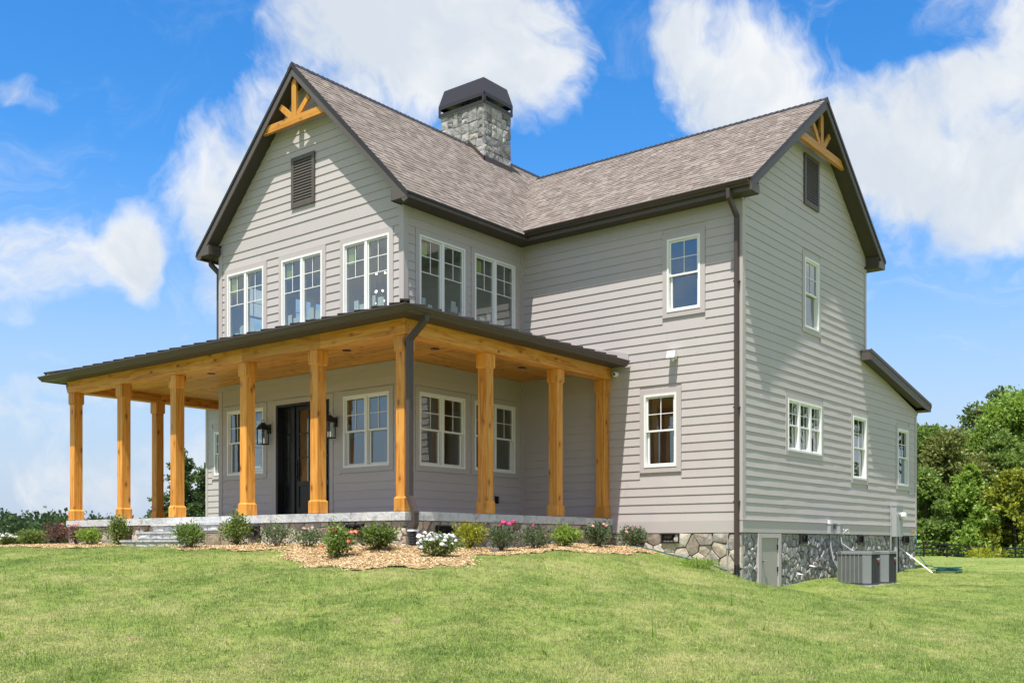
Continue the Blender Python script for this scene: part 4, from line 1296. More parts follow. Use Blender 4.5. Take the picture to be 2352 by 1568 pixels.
for xx, sg in ((-2.06, 1), (-4.32, -1)):        # stone cheeks at the ends
    g3 = random.Random(3 + sg)
    for (y0, y1, zt_) in ((-2.74, PY0, 1.96), (-3.08, -2.74, 1.80), (-3.40, -3.08, 1.64)):
        Pq = lambda s, d, z, xx=xx, sg=sg: (xx - sg * .035 + sg * d, s, z)
        stone_block([(y0, 1.42), (y1, 1.42), (y1, zt_), (y0, zt_)], Pq, 0, .035, g3, .004, 'cheek_stone', 'fieldstone_sunlit', st)

# posts
def post(x, y):
    mb = MB(); hs = .098; hb = .122
    mb.box(x - hs, x + hs, y - hs, y + hs, ZF + .02, ZB0 - .02)
    o = mb.build('porch_post', 'wood_z', house)
    def collar(z0, z1, nm, up):
        m = MB(); m.box(x - hb, x + hb, y - hb, y + hb, z0, z1)
        za_, zb_ = (z1, z1 + .03) if up else (z0 - .03, z0)
        r0, r1 = (hb, hs + .002) if up else (hs + .002, hb)
        m.hexa([(x - r0, y - r0, za_), (x + r0, y - r0, za_), (x + r0, y + r0, za_), (x - r0, y + r0, za_), (x - r1, y - r1, zb_), (x + r1, y - r1, zb_), (x + r1, y + r1, zb_), (x - r1, y + r1, zb_)])
        m.build(nm, 'wood_z', o)
    collar(ZF + .012, ZF + .215, 'base', True)
    collar(ZB0 - .24, ZB0 - .002, 'capital', False)
    return o
PYc = -2.262; PXc = 2.245
for x in (-8.13, -6.16, -4.18, -1.895, .115, PXc): post(x, PYc)
for y in (-.19, 1.945, 3.595): post(PXc, y)
for y in (-.19, 1.9): post(-8.13, y)

# beams and board ceiling
def beam(ax, a0, a1, f0, f1, cuts):
    pts = [a0] + [c for c in cuts if a0 < c < a1] + [a1]
    for i in range(len(pts) - 1):
        mb = MB()
        if ax == 'x': mb.box(pts[i] + .0015, pts[i + 1] - .0015, f0, f1, ZB0, ZB1); mb.build('porch_beam', 'wood_x', house)
        else: mb.box(f0, f1, pts[i] + .0015, pts[i + 1] - .0015, ZB0, ZB1); mb.build('porch_beam', 'wood_y', house)
beam('x', BXL, BX, BY, BY + .28, (-6.9, -4.18 + .2, -1.85, .35))
beam('y', BY + .2815, LB - .03, BX - .28, BX - .0015, (-.19 + .15, 1.9))
beam('y', BY + .2815, LB - .03, BXL + .0015, BXL + .28, (-.2, 1.9))
ceil = MB().box(BXL + .10, BX - .10, BY + .10, -.001, 5.235, 5.26).box(.001, BX - .10, -.001, LB - .001, 5.236, 5.26).box(BXL + .10, XL - .001, -.001, LB - .001, 5.236, 5.26).build('porch_ceiling', 'wood_x', house)
y = BY + .282
while y < -.12:
    MB().hexa([(BXL + .282, y + .004, 5.212), (BX - .282, y + .004, 5.212), (BX - .282, y + .134, 5.212), (BXL + .282, y + .134, 5.212), (BXL + .282, y, 5.234), (BX - .282, y, 5.234), (BX - .282, y + .138, 5.234), (BXL + .282, y + .138, 5.234)]).build('ceiling_board', 'wood_x', ceil)
    y += .139
for xa, xb in ((.04, BX - .282), (BXL + .282, XL - .03)):
    x = xa
    while x < xb - .05:
        MB().hexa([(x + .004, -.03, 5.212), (x + .134, -.03, 5.212), (x + .134, LB - .03, 5.212), (x + .004, LB - .03, 5.212), (x, -.03, 5.234), (x + .138, -.03, 5.234), (x + .138, LB - .03, 5.234), (x, LB - .03, 5.234)]).build('ceiling_board', 'wood_y', ceil)
        x += .139
for x, y in ((-4.4, -1.3), (-.2, -1.3), (1.2, 2.2), (1.2, -.4)):
    MB().lathe((x, y, 5.20), [(.085, 0), (.085, .011), (.06, .0115)], 16).build('recessed_light', 'bronze', ceil)

# porch roof: standing seam panels, hips, gutter
EG = .375                                    # overhang past the beam
gy0 = BY - EG + .04; gxr = BX + EG - .04; gxl = BXL - EG + .04
ZE = 5.395; SP = .232
pr = MB().prism([(gxl, gy0, ZE - .03), (gxr, gy0, ZE - .03), (0, 0.0, ZE - .03 + SP * -gy0), (XL, 0, ZE - .03 + SP * -gy0)], (0, 0, .025)).build('porch_roof', 'metal_roof', house)
def panel(poly, rib):
    mb = MB(); mb.prism(poly, (0, 0, .006))
    if rib: mb.bar(rib[0], rib[1], .026, .055, (0, 0, 1))
    mb.build('roof_panel', 'metal_roof', pr)
zz = lambda dist: ZE + SP * dist
x = gxl + .02
while x < gxr - .05:
    xb = min(x + .406, gxr)
    def top(v):
        if v > 0: return gy0 * (v / gxr)
        if v < XL: return gy0 * ((XL - v) / (XL - gxl))
        return -.002
    poly = [(x, gy0, ZE), (xb - .003, gy0, ZE), (xb - .003, top(xb), zz(top(xb) - gy0)), (x, top(x), zz(top(x) - gy0))]
    if x < 0 < xb: poly = [(x, gy0, ZE), (xb - .003, gy0, ZE), (xb - .003, top(xb), zz(top(xb) - gy0)), (0, -.002, zz(-.002 - gy0)), (x, top(x), zz(top(x) - gy0))]
    if x < XL < xb: poly = [(x, gy0, ZE), (xb - .003, gy0, ZE), (xb - .003, top(xb), zz(top(xb) - gy0)), (XL, -.002, zz(-.002 - gy0)), (x, top(x), zz(top(x) - gy0))]
    panel(poly, ((x, gy0 - .012, ZE + .024), (x, top(x) - .01, zz(top(x) - gy0) + .022)))
    x += .406
SPx = SP * -gy0 / gxr
y = gy0 + .02
while y < LB - .02:
    yb = min(y + .406, LB - .002)
    left = lambda v: gxr * (v / gy0) if v < 0 else .002
    zx = lambda xx: ZE + SPx * (gxr - xx)
    poly = [(gxr, y, ZE), (gxr, yb - .003, ZE), (left(yb), yb - .003, zx(left(yb))), (left(y), y, zx(left(y)))]
    if y < 0 < yb: poly = [(gxr, y, ZE), (gxr, yb - .003, ZE), (left(yb), yb - .003, zx(left(yb))), (.002, 0, zx(.002)), (left(y), y, zx(left(y)))]
    panel(poly, ((gxr + .012, y, ZE + .024), (left(y), y, zx(left(y)) + .022)))
    y += .406
MB().prism([(gxl, gy0, ZE), (XL, 0, zz(-gy0)), (XL, LB, zz(-gy0)), (gxl, LB, ZE)], (0, 0, .006)).build('roof_panel', 'metal_roof', pr)
hb_ = MB(); hb2 = MB()
hb_.bar((gxr + .01, gy0 - .01, ZE + .055), (0, 0, zz(-gy0) + .055), .16, .03, (0, 0, 1)); hb2.bar((gxl - .01, gy0 - .01, ZE + .055), (XL, 0, zz(-gy0) + .055), .16, .03, (0, 0, 1))
hb_.build('hip_cap', 'metal_roof', pr); hb2.build('hip_cap', 'metal_roof', pr)
MB().prism([(0.03, LB - .024, zx(.03) + .006), (gxr + .08, LB - .024, ZE - .02), (gxr + .08, LB - .024, ZE + .13), (.03, LB - .024, zx(.03) + .14)], (0, -.012, 0)).build('wall_flashing', 'trim', pr)
mb = MB(); mb.wbox(A, XL, 0, zz(-gy0), zz(-gy0) + .09, .022, .034); mb.wbox(B, 0, LB - .04, zz(-gy0), zz(-gy0) + .09, .022, .0335); mb.build('wall_flashing', 'trim', pr)
# soffit and fascia under the edge
mb = MB(); mb.box(gxl + .02, gxr - .02, gy0 + .02, BY + .1, ZB1 + .001, ZB1 + .02); mb.box(BX - .1, gxr - .02, BY + .1, LB - .03, ZB1 + .0012, ZB1 + .0199); mb.box(gxl + .02, BXL + .1, BY + .1, LB - .03, ZB1 + .0012, ZB1 + .0199)
mb.build('eave_soffit', 'soffit', house)
mb = MB(); mb.box(gxl, gxr, gy0, gy0 + .019, ZB1 + .001, ZE - .032); mb.box(gxr - .019, gxr, gy0 + .0195, LB - .03, ZB1 + .001, ZE - .032); mb.box(gxl, gxl + .019, gy0 + .0195, LB - .03, ZB1 + .001, ZE - .032)
mb.build('eave_fascia', 'fascia', house)
gutter('porch_gutter', (gxl, gy0 - .002, ZE - .135), (gxr, gy0 - .002, ZE - .135), (0, -1, 0), mitre=(1, 1))
gutter('porch_gutter', (gxr + .002, gy0, ZE - .135), (gxr + .002, LB - .05, ZE - .135), (1, 0, 0), mitre=(1, 0))
gutter('porch_gutter', (gxl - .002, LB - .05, ZE - .135), (gxl - .002, gy0, ZE - .135), (-1, 0, 0), mitre=(0, 1))
gb = gz1(2.55, -2.33)
yS = -2.345
sp2 = spout([(gxr + .06, yS, ZE - .13), (gxr + .055, yS, ZE - .20), (2.455, yS - .01, ZE - .47), (2.455, yS - .01, ZF + .52), (2.455, yS - .01, ZF + .24), (2.575, yS - .01, ZF - .02), (2.575, yS - .01, ZF - .20), (2.53, yS - .01, gb + .30)], wd=.10, th=.075, side=(1, 0, 0))
MB().box(2.46, 2.60, yS - .07, yS + .05, gb + .265, gb + .295).build('adapter', 'white_plastic', sp2)
corrugated((2.53, yS - .01), gb - .05, gb + .265, .066)
spout([(-8.6, -2.2, ZE - .13), (-8.55, -2.2, ZE - .26), (-8.33, -2.24, ZE - .42), (-8.33, -2.24, ZE - 1.0), (-8.33, -2.24, 2.2)], wd=.09, th=.07, side=(0, 1, 0))
# ================================================================== FITTINGS (things of their own)
def lantern(x, label):
    t = empty('wall_lantern', A.p(x, .03, 3.77)); tag(t, label, 'lantern', 'lanterns beside the front door')
    d = .20; h = .085; z0 = 3.79; z1 = 4.10
    MB().wbox(A, x - .055, x + .055, 4.02, 4.22, .03, .05).build('back_plate', 'iron', t)
    mb = MB()
    for sx in (-1, 1):
        for sy in (-1, 1):
            mb.wbox(A, x + sx * h - .008, x + sx * h + .008, z0, z1, d + sy * h - .008, d + sy * h + .008)
    mb.wbox(A, x - h - .012, x + h + .012, z0 - .018, z0, d - h - .012, d + h + .012); mb.wbox(A, x - h - .012, x + h + .012, z1, z1 + .02, d - h - .012, d + h + .012)
    mb.build('cage', 'iron', t)
    r0, r1 = h + .02, .04
    c = MB()
    def fr(z, r): return [A.p(x - r, d - r, z), A.p(x + r, d - r, z), A.p(x + r, d + r, z), A.p(x - r, d + r, z)]
    c.hexa(fr(z1 + .0205, r0) + fr(z1 + .105, .062)); c.hexa(fr(z1 + .1055, .055) + fr(z1 + .15, .03)); c.wbox(A, x - .012, x + .012, z1 + .03, z1 + .055, .05, d - .06)
    c.build('hood', 'iron', t)
    MB().tube([A.p(x - .04 * math.cos(a), d, z1 + .15 + .06 * math.sin(a)) for a in [math.pi * i / 8 for i in range(9)]], .006, 6).build('ring', 'iron', t)
    for k in (-1, 1):
        MB().wbox(A, x + k * (h - .001) - .0015, x + k * (h - .001) + .0015, z0, z1, d - h + .008, d + h - .008).build('pane', 'glass', t)
    MB().wbox(A, x - h + .008, x + h - .008, z0, z1, d + h - .0025, d + h + .0005).build('pane', 'glass', t)
    m = MB()
    for k in (-.03, .03): m.tube([A.p(x + k, d, z0), A.p(x + k, d, z0 + .12)], .011, 8)
    m.build('candle', 'candle', t)
lantern(-4.08, 'black coach lantern on the wall left of the front door')
lantern(-1.93, 'black coach lantern on the wall right of the front door')

t = empty('security_camera', C.p(2.53, .02, 5.12)); tag(t, 'small white dome security camera under the right end of the porch gutter', 'camera')
MB().tube([C.p(2.53, .021, 5.125), C.p(2.53, .07, 5.125)], .055, 16).build('mount', 'white_plastic', t)
def ball(mb, c, r, k=12, n=8):
    c = Vector(c)
    prof = [(max(.0005, r * math.sin(math.pi * i / n)), -r * math.cos(math.pi * i / n)) for i in range(n + 1)]
    return mb.lathe(c, prof, k)
ball(MB(), C.p(2.53, .095, 5.12), .058).build('dome', 'white_plastic', t, smooth=True)
MB().tube([C.p(2.535, .12, 5.115), C.p(2.55, .158, 5.108)], .026, 12).build('lens', 'black_plastic', t)
t = empty('floodlight', C.p(3.89, .02, 5.36)); tag(t, 'white square security floodlight on the sunlit front wall', 'light')
MB().wbox(C, 3.83, 3.95, 5.28, 5.42, .021, .055).build('base_plate', 'white_plastic', t)
MB().hexa([C.p(3.80, .056, 5.34), C.p(3.98, .056, 5.34), C.p(3.98, .19, 5.30), C.p(3.80, .19, 5.30), C.p(3.80, .056, 5.46), C.p(3.98, .056, 5.46), C.p(3.98, .16, 5.44), C.p(3.80, .16, 5.44)]).build('lamp_head', 'white_plastic', t)
ball(MB(), C.p(3.89, .085, 5.27), .035).build('motion_sensor', 'white_plastic', t, smooth=True)
t = empty('outlet_cover', B.p(2.80, .02, 2.52)); tag(t, 'black weatherproof outlet box low on the porch wall', 'outlet')
MB().wbox(B, 2.76, 2.84, 2.48, 2.64, .021, .075).build('cover', 'black_plastic', t)
MB().wbox(B, 2.775, 2.825, 2.50, 2.62, .075, .088).build('lid', 'black_plastic', t)

# air conditioners
def ac(x0, y0, label, z):
    sx = .73; h = .70
    t = empty('ac_condenser', (x0 + sx / 2, y0 + sx / 2, z - .06)); tag(t, label, 'air conditioner', 'air conditioners along the end wall')
    MB().box(x0 - .05, x0 + sx + .05, y0 - .05, y0 + sx + .05, z - .12, z - .0).build('pad', 'concrete', t)
    b = .14
    def ring(r, zz): 
        xa, xb, ya, yb = x0 - r, x0 + sx + r, y0 - r, y0 + sx + r
        return [(xa + b, ya, zz), (xb - b, ya, zz), (xb, ya + b, zz), (xb, yb - b, zz), (xb - b, yb, zz), (xa + b, yb, zz), (xa, yb - b, zz), (xa, ya + b, zz)]
    MB().prism(ring(-.02, z + .04), (0, 0, h - .08)).build('core', 'ac_dark', t)
    MB().prism(ring(0, z), (0, 0, .045)).build('base_pan', 'ac_dark', t)
    MB().prism(ring(.006, z + h - .05), (0, 0, .05)).build('top_cover', 'ac_body', t)
    MB().prism(ring(-.03, z + h), (0, 0, .012)).build('top_rim', 'grey_metal', t)
    # corner posts
    R0 = ring(0, 0)
    for i in (1, 3, 5, 7):
        a, b2 = Vector(R0[i]), Vector(R0[(i + 1) % 8])
        cen = Vector((x0 + sx / 2, y0 + sx / 2, 0)); inw = (cen - (a + b2) / 2).normalized() * .02
        MB().hexa([a + Vector((0, 0, z + .045)), b2 + Vector((0, 0, z + .045)), b2 + inw + Vector((0, 0, z + .045)), a + inw + Vector((0, 0, z + .045)), a + Vector((0, 0, z + h - .05)), b2 + Vector((0, 0, z + h - .05)), b2 + inw + Vector((0, 0, z + h - .05)), a + inw + Vector((0, 0, z + h - .05))]).build('corner_panel', 'ac_body', t)
    # louvred guards on the four flats
    for (W_, m) in ((Wall((x0, y0, 0), (1, 0, 0), (0, -1, 0)), 'ac_body'), (Wall((x0 + sx, y0, 0), (0, 1, 0), (1, 0, 0)), 'ac_dark'), (Wall((x0, y0 + sx, 0), (1, 0, 0), (0, 1, 0)), 'ac_body'), (Wall((x0, y0, 0), (0, 1, 0), (-1, 0, 0)), 'ac_body')):
        gdo = MB()
        for k in range(6):
            a = b + (sx - 2 * b) * k / 5
            gdo.wbox(W_, a - .008, a + .008, z + .05, z + h - .055, -.019, .002)
        n = 26
        for k in range(n):
            zq = z + .055 + (h - .12) * k / n
            gdo.wbox(W_, b, sx - b, zq, zq + .011, -.0185, -.006)
        gdo.build('louvre_guard', m, t)
    W_ = Wall((x0 + sx, y0, 0), (0, 1, 0), (1, 0, 0))
    MB().wbox(W_, .44, .60, z + .53, z + .57, .0025, .008).build('badge', 'grey_metal', t)
    MB().wbox(W_, .47, .56, z + .485, z + .528, .0025, .0078).build('badge', 'badge_red', t)
    MB().lathe((x0 + sx / 2, y0 + sx / 2, z + h + .012), [(.33, 0), (.33, .012), (.30, .013)], 20).build('fan_guard', 'ac_dark', t)
ac(5.90, 6.98, 'nearer grey air conditioning condenser on the lawn by the end wall', .745)
ac(5.92, 8.0, 'farther grey air conditioning condenser half hidden behind the first', .75)

def disconnect(s, label):
    t = empty('disconnect_box', D.p(s, .03, 1.84)); tag(t, label, 'electrical box', 'electrical boxes on the skirt board')
    MB().wbox(D, s - .08, s + .08, 1.84, 2.04, .031, .11).build('box', 'grey_metal', t)
    MB().wbox(D, s - .088, s + .088, 2.041, 2.06, .031, .125).build('lid', 'grey_metal', t)
    pts = [D.p(s, .075, 1.84), D.p(s, .085, 1.55), D.p(s + .01, .14, 1.25), D.p(s + .10, .25, .98), D.p(s + .25, .45, .86)]
    if s > 8.2: pts = [D.p(s, .075, 1.84), D.p(s, .12, 1.62), D.p(s + .06, .30, 1.48), D.p(s + .08, .55, 1.38)]
    MB().tube(pts, .017, 8).build('conduit', 'grey_metal', t)
disconnect(7.95, 'left one of two small grey electrical boxes above the condensers')
disconnect(8.52, 'right one of two small grey electrical boxes above the condensers')
t = empty('outlet_cover', D.p(8.22, .03, 1.95)); tag(t, 'small black outlet between two grey electrical boxes', 'outlet')
MB().wbox(D, 8.17, 8.28, 1.95, 2.05, .031, .07).build('cover', 'black_plastic', t)
t = empty('vent_elbow', D.p(7.90, .03, 2.06)); tag(t, 'small white plastic cap above the left electrical box', 'pipe')
MB().wbox(D, 7.86, 7.95, 2.062, 2.14, .046, .10).build('cap', 'white_plastic', t)
t = empty('cable_coil', D.p(8.95, .04, 1.85)); tag(t, 'small coil of pale cable left hanging on the skirt board', 'cable')
MB().tube([D.p(8.95 + .17 * math.cos(a * .7), .045 + .012 * (i % 2), 1.90 + .045 * math.sin(a)) for i, a in enumerate([k * .4 for k in range(46)])], .006, 5).build('cable', 'pvc', t)

t = empty('electric_meter', D.p(12.4, .03, 1.0)); tag(t, 'grey electric meter box with round glass meter on end wall', 'electric meter')
MB().wbox(D, 12.12, 12.62, 1.80, 2.57, .031, .16).build('box', 'grey_metal', t)
MB().wbox(D, 12.11, 12.63, 2.571, 2.595, .031, .172).build('lid', 'grey_metal', t)
MB().tube([D.p(12.43, .161, 2.33), D.p(12.43, .20, 2.33)], .105, 18).build('collar', 'steel', t)
MB().tube([D.p(12.43, .20, 2.33), D.p(12.43, .27, 2.33), D.p(12.43, .30, 2.33)], [.088, .085, .06], 18).build('meter_glass', 'white_plastic', t)
MB().tube([D.p(12.25, .095, 1.80), D.p(12.25, .095, gz1(LC + .1, 12.25) - .1)], .045, 12).build('conduit', 'grey_metal', t)
MB().tube([D.p(12.46, .085, 1.80), D.p(12.46, .085, gz1(LC + .1, 12.4) - .1)], .025, 10).build('conduit', 'black_plastic', t)
t = empty('wall_conduit', D.p(12.02, .03, 1.8)); tag(t, 'thin grey conduit standing beside the meter box', 'pipe')
MB().tube([D.p(12.02, .05, 1.30), D.p(12.02, .05, 2.60)], .014, 8).build('conduit', 'grey_metal', t)
t = empty('hose_bib', D.p(13.72, .03, 1.9)); tag(t, 'brass hose tap on the end wall near the corner', 'tap')
mb = MB(); mb.tube([D.p(13.72, .031, 1.93), D.p(13.72, .11, 1.93), D.p(13.72, .13, 1.88)], .018, 8); mb.tube([D.p(13.66, .09, 1.97), D.p(13.78, .09, 1.97)], .012, 8); mb.tube([D.p(13.72, .09, 1.93), D.p(13.72, .09, 1.97)], .009, 8); mb.build('tap', 'brass', t)
hx, hy = 6.35, 13.2
hzz = gz1(hx, hy)
t = empty('garden_hose', (hx, hy, hzz)); tag(t, 'teal garden hose coiled on the grass below the tap', 'hose')
pts = [D.p(13.72, .135, 1.86), D.p(13.75, .16, 1.6), D.p(13.75, .22, 1.3), D.p(13.6, .45, 1.06)]
a = 0
gh = random.Random(4)
while a < 2 * math.pi * 6:
    r = .30 + .08 * math.sin(a * .37); pts.append((hx + .05 + r * math.cos(a) * 1.0, hy + .1 + r * math.sin(a), gz1(hx, hy) + .03 + .022 * (a / 6.28))); a += .3
MB().tube(pts, .014, 6).build('coil', 'hose_green', t, smooth=True)
t = empty('white_pipe', (5.7, 12.9, .9)); tag(t, 'long white plastic pipe leaning from the stone base to the grass', 'pipe')
MB().tube([D.p(12.75, .05, 1.50), (6.25, 12.55, gz1(6.25, 12.55) + .03)], .019, 10).build('tube', 'pvc', t)
t = empty('grey_pipe', C.p(5.05, .03, 1.0)); tag(t, 'thin grey conduit up the stone base beside the corner downspout', 'pipe')
MB().tube([C.p(5.05, .03, gz1(5.05, 3.6) - .05), C.p(5.05, .03, 1.80)], .014, 8).build('tube', 'grey_metal', t)
MB().wbox(C, 5.02, 5.08, 1.52, 1.58, .012, .05).build('coupling', 'grey_metal', t)
for s, z, lb in ((6.35, .98, 'short white pipe stub low in the stones right of the hatch'), (7.0, 1.14, 'small white pipe end higher in the shaded stones')):
    t = empty('pipe_stub', D.p(s, .03, z)); tag(t, lb, 'pipe')
    MB().tube([D.p(s - .03, .0, z), D.p(s + .0, .08, z - .01), D.p(s + .04, .095, z - .02)], .015, 10).build('tube', 'pvc', t)
t = empty('soaker_hose', (4.4, 3.2, 1.25)); tag(t, 'thin green hose lying on the bank below the stone base', 'hose')
hp = [(3.25, 3.05), (3.6, 3.2), (4.0, 3.25), (4.4, 3.33), (4.8, 3.42), (5.15, 3.5)]
MB().tube([(x, y, gz1(x, y) + .045) for x, y in hp], .014, 6).build('tube', 'hose_green', t)

# pendants seen through the upper windows, bulbs inside the parlour
t = empty('pendant_cluster', (-2.35, 1.7, 7.4)); tag(t, 'cluster of small lit globe pendants behind the right upper gable window', 'chandelier')
gp = random.Random(12)
MB().lathe((-2.35, 1.7, 8.06), [(.18, 0), (.18, .05), (.16, .055)], 18).build('canopy', 'brass', t)
for k, (dx, dz) in enumerate(((-.16, .62), (.06, .62), (-.24, .24), (-.06, .20), (.18, .17), (.10, -.02), (-.14, -.05), (-.24, -.10), (.0, -.20))):
    x = -2.35 + dx; y = 1.7 + gp.uniform(-.15, .15); z = 7.0 + dz
    ball(MB(), (x, y, z), .026, 10, 6).build('globe', 'bulb', t, smooth=True)
    MB().tube([(x, y, z + .026), (-2.35 + dx * .5, 1.7 + (y - 1.7) * .5, 8.06)], .003, 4).build('cord', 'iron', t)

# ================================================================== GARDEN
BED = [(-9.6, -2.2), (-9.5, -3.75), (-6.5, -4.05), (-4.6, -3.95), (-4.45, -3.55), (-1.95, -3.55), (-1.8, -3.95), (-.2, -3.95), (.55, -3.5), (1.05, -3.75), (1.75, -4.15), (2.6, -4.55), (3.5, -4.95), (4.35, -5.15), (5.0, -4.75), (5.05, -4.1), (4.6, -3.4), (3.75, -2.0), (3.7, -.8), (3.85, 1.0), (3.95, 2.6), (3.7, 3.3), (3.4, 3.66), (2.45, 3.66), (2.40, 2.0), (2.40, -2.40), (-1.9, -2.40), (-8.25, -2.40), (-8.3, -2.2)]
_bp = np.array(BED)
def in_bed(x, y):
    x = np.asarray(x); y = np.asarray(y); ins = np.zeros(x.shape, bool)
    n = len(_bp)
    for i in range(n):
        (x1, y1), (x2, y2) = _bp[i], _bp[(i + 1) % n]
        c = ((y1 > y) != (y2 > y)) & (x < (x2 - x1) * (y - y1) / (y2 - y1 + 1e-12) + x1)
        ins ^= c
    return ins
def under_house(x, y):
    return ((x > -8.4) & (x < 2.5) & (y > -2.5) & (y < 14.3)) | ((x > -11.9) & (x < 5.36) & (y > 3.70) & (y < 14.3)) | ((x > -4.35) & (x < -2.03) & (y > -3.5) & (y < -2.3))
wob = lambda x, y: (x + .10 * np.sin(y * 5.1 + x * 2) + .06 * np.sin(x * 9 + y * 7), y + .10 * np.sin(x * 4.7 + 1.3) + .06 * np.sin(y * 8 - x * 6))
s = .09
mx, my = np.meshgrid(np.arange(-10.2, 5.8, s), np.arange(-5.9, 4.2, s), indexing='ij')
ins = in_bed(*wob(mx, my)) & ~((mx > -4.35) & (mx < -2.03) & (my > -3.5))
mz = gz(mx, my) + .014 + .009 * npr.normal(size=mx.shape)
idv = -np.ones(mx.shape, int); keepv = np.zeros(mx.shape, bool)
q = ins[:-1, :-1] & ins[1:, :-1] & ins[1:, 1:] & ins[:-1, 1:]
for di in (0, 1):
    for dj in (0, 1):
        keepv[di:mx.shape[0] - 1 + di, dj:mx.shape[1] - 1 + dj] |= q
idv[keepv] = np.arange(keepv.sum())
I, J = np.nonzero(q)
F = np.stack([idv[I, J], idv[I + 1, J], idv[I + 1, J + 1], idv[I, J + 1]], 1)
me = bpy.data.meshes.new('mulch_bed')
me.from_pydata(np.stack([mx[keepv], my[keepv], mz[keepv]], 1).tolist(), [], F.tolist()); me.materials.append(MATS['mulch'])
tag(link_mesh(me, 'mulch_bed', None, Vector((0, 0, 0))), kind='structure')

# ---- scatter by geometry nodes: one object of 'stuff' each
def scatter(name, pts, sources, smin, smax, tilt, label_kind='stuff', flat=False):
    c = bpy.data.collections.new(name + '_pieces')
    for so in sources:
        c.objects.link(so)
    me = bpy.data.meshes.new(name); me.vertices.add(len(pts)); me.vertices.foreach_set('co', pts.astype(np.float32).reshape(-1)); me.update()
    o = link_mesh(me, name, None, Vector((0, 0, 0))); tag(o, kind=label_kind)
    ng = bpy.data.node_groups.new(name, 'GeometryNodeTree')
    ng.interface.new_socket('Geometry', in_out='INPUT', socket_type='NodeSocketGeometry'); ng.interface.new_socket('Geometry', in_out='OUTPUT', socket_type='NodeSocketGeometry')
    N = ng.nodes; L = ng.links
    gi = N.new('NodeGroupInput'); go = N.new('NodeGroupOutput'); ip = N.new('GeometryNodeInstanceOnPoints'); ci = N.new('GeometryNodeCollectionInfo')
    ci.inputs['Collection'].default_value = c; ci.inputs['Separate Children'].default_value = True; ci.inputs['Reset Children'].default_value = True
    ip.inputs['Pick Instance'].default_value = True
    rv = N.new('FunctionNodeRandomValue'); rv.data_type = 'FLOAT_VECTOR'; rv.inputs[0].default_value = (-tilt, -tilt, 0); rv.inputs[1].default_value = (tilt, tilt, 6.283)
    rs = N.new('FunctionNodeRandomValue'); rs.data_type = 'FLOAT'; rs.inputs[2].default_value = smin; rs.inputs[3].default_value = smax; rs.inputs['Seed'].default_value = 3
    L.new(gi.outputs[0], ip.inputs['Points']); L.new(ci.outputs[0], ip.inputs['Instance']); L.new(rv.outputs[0], ip.inputs['Rotation']); L.new(rs.outputs[1], ip.inputs['Scale']); L.new(ip.outputs[0], go.inputs[0])
    md = o.modifiers.new('scatter', 'NODES'); md.node_group = ng
    return o
def src(name, P4, m):
    me = quads_mesh(name, P4, npr.random(len(P4)), m)
    return bpy.data.objects.new(name, me)
def blades(n, rad, h, wd, lean, g):
    a = g.uniform(0, 2 * np.pi, n); r = rad * np.sqrt(g.random(n))
    b = np.stack([r * np.cos(a), r * np.sin(a), np.zeros(n) - .01], 1)
    hh = h * g.uniform(.55, 1.15, n)
    az = g.uniform(0, 2 * np.pi, n); ln = lean * g.random(n)
    d = np.stack([np.cos(az) * ln, np.sin(az) * ln, np.ones(n)], 1); d /= np.linalg.norm(d, axis=1)[:, None]
    sdv = np.stack([-np.sin(az + g.normal(0, .6, n)), np.cos(az), np.zeros(n)], 1) * (wd / 2)
    tip = b + d * hh[:, None]
    tip[:, 2] -= hh * ln * .25
    return np.stack([b - sdv, b + sdv, tip + sdv * .25, tip - sdv * .25], 1)
srcs = [src('grass_clump', blades(24, .075, .036, .0068, 3.0, npr), 'grass') for _ in range(5)]
def lawn_points(n, fwd0, fwd1, pad):
    # spread over the lawn in front of and beside the house, thinning with distance from the lawn's near edge
    out = []
    f = FW; r = RT
    while sum(len(o) for o in out) < n:
        d = fwd0 * (fwd1 / fwd0) ** npr.random(60000)
        lat = (npr.random(60000) * 2 - 1) * (.68 * d + pad)
        x = CAM.x + f.x * d + r.x * lat; y = CAM.y + f.y * d + r.y * lat
        wx, wy = wob(x, y)
        ok = ~in_bed(wx, wy) & ~under_house(x, y)
        out.append(np.stack([x[ok], y[ok]], 1))
    p = np.concatenate(out)[:n]
    return np.column_stack([p, gz(p[:, 0], p[:, 1])])
scatter('lawn_grass', np.concatenate([lawn_points(215000, 5.0, 27.0, 3), lawn_points(30000, 25.0, 80, 3)]), srcs, .65, 1.35, .25)
wsr = [src('weed_clump', blades(11, .04, .15, .010, 1.1, npr), 'leaf_bright') for _ in range(3)]
wp = lawn_points(300, 7.5, 32, 0)
scatter('lawn_weeds', wp, wsr, .4, 1.15, .2)
def chip(l, wd, t):
    mb = [[-l, -wd, 0], [l, -wd, 0], [l, wd, t], [-l, wd, t]]
    return np.array([mb, [[-l, -wd, 0], [-l, wd, t], [-l * .8, wd * .2, -t], [-l, -wd, -t]]], float)
cs = [src('mulch_chip', chip(.016, .003, .003), 'chip'), src('mulch_chip', chip(.011, .0035, .0025), 'chip'), src('mulch_chip', chip(.024, .0022, .003), 'chip')]
cx_ = npr.uniform(-10, 5.6, 200000); cy_ = npr.uniform(-5.6, 3.8, 200000)
jx, jy = wob(cx_, cy_); ok = in_bed(jx + npr.normal(0, .10, len(jx)), jy + npr.normal(0, .10, len(jx))) & ~under_house(cx_, cy_) & ~((cx_ > -4.35) & (cx_ < -2.03) & (cy_ > -3.5))
cx_, cy_ = cx_[ok][:60000], cy_[ok][:60000]
scatter('mulch_chips', np.column_stack([cx_, cy_, gz(cx_, cy_) + .035]), cs, .7, 1.5, .5)

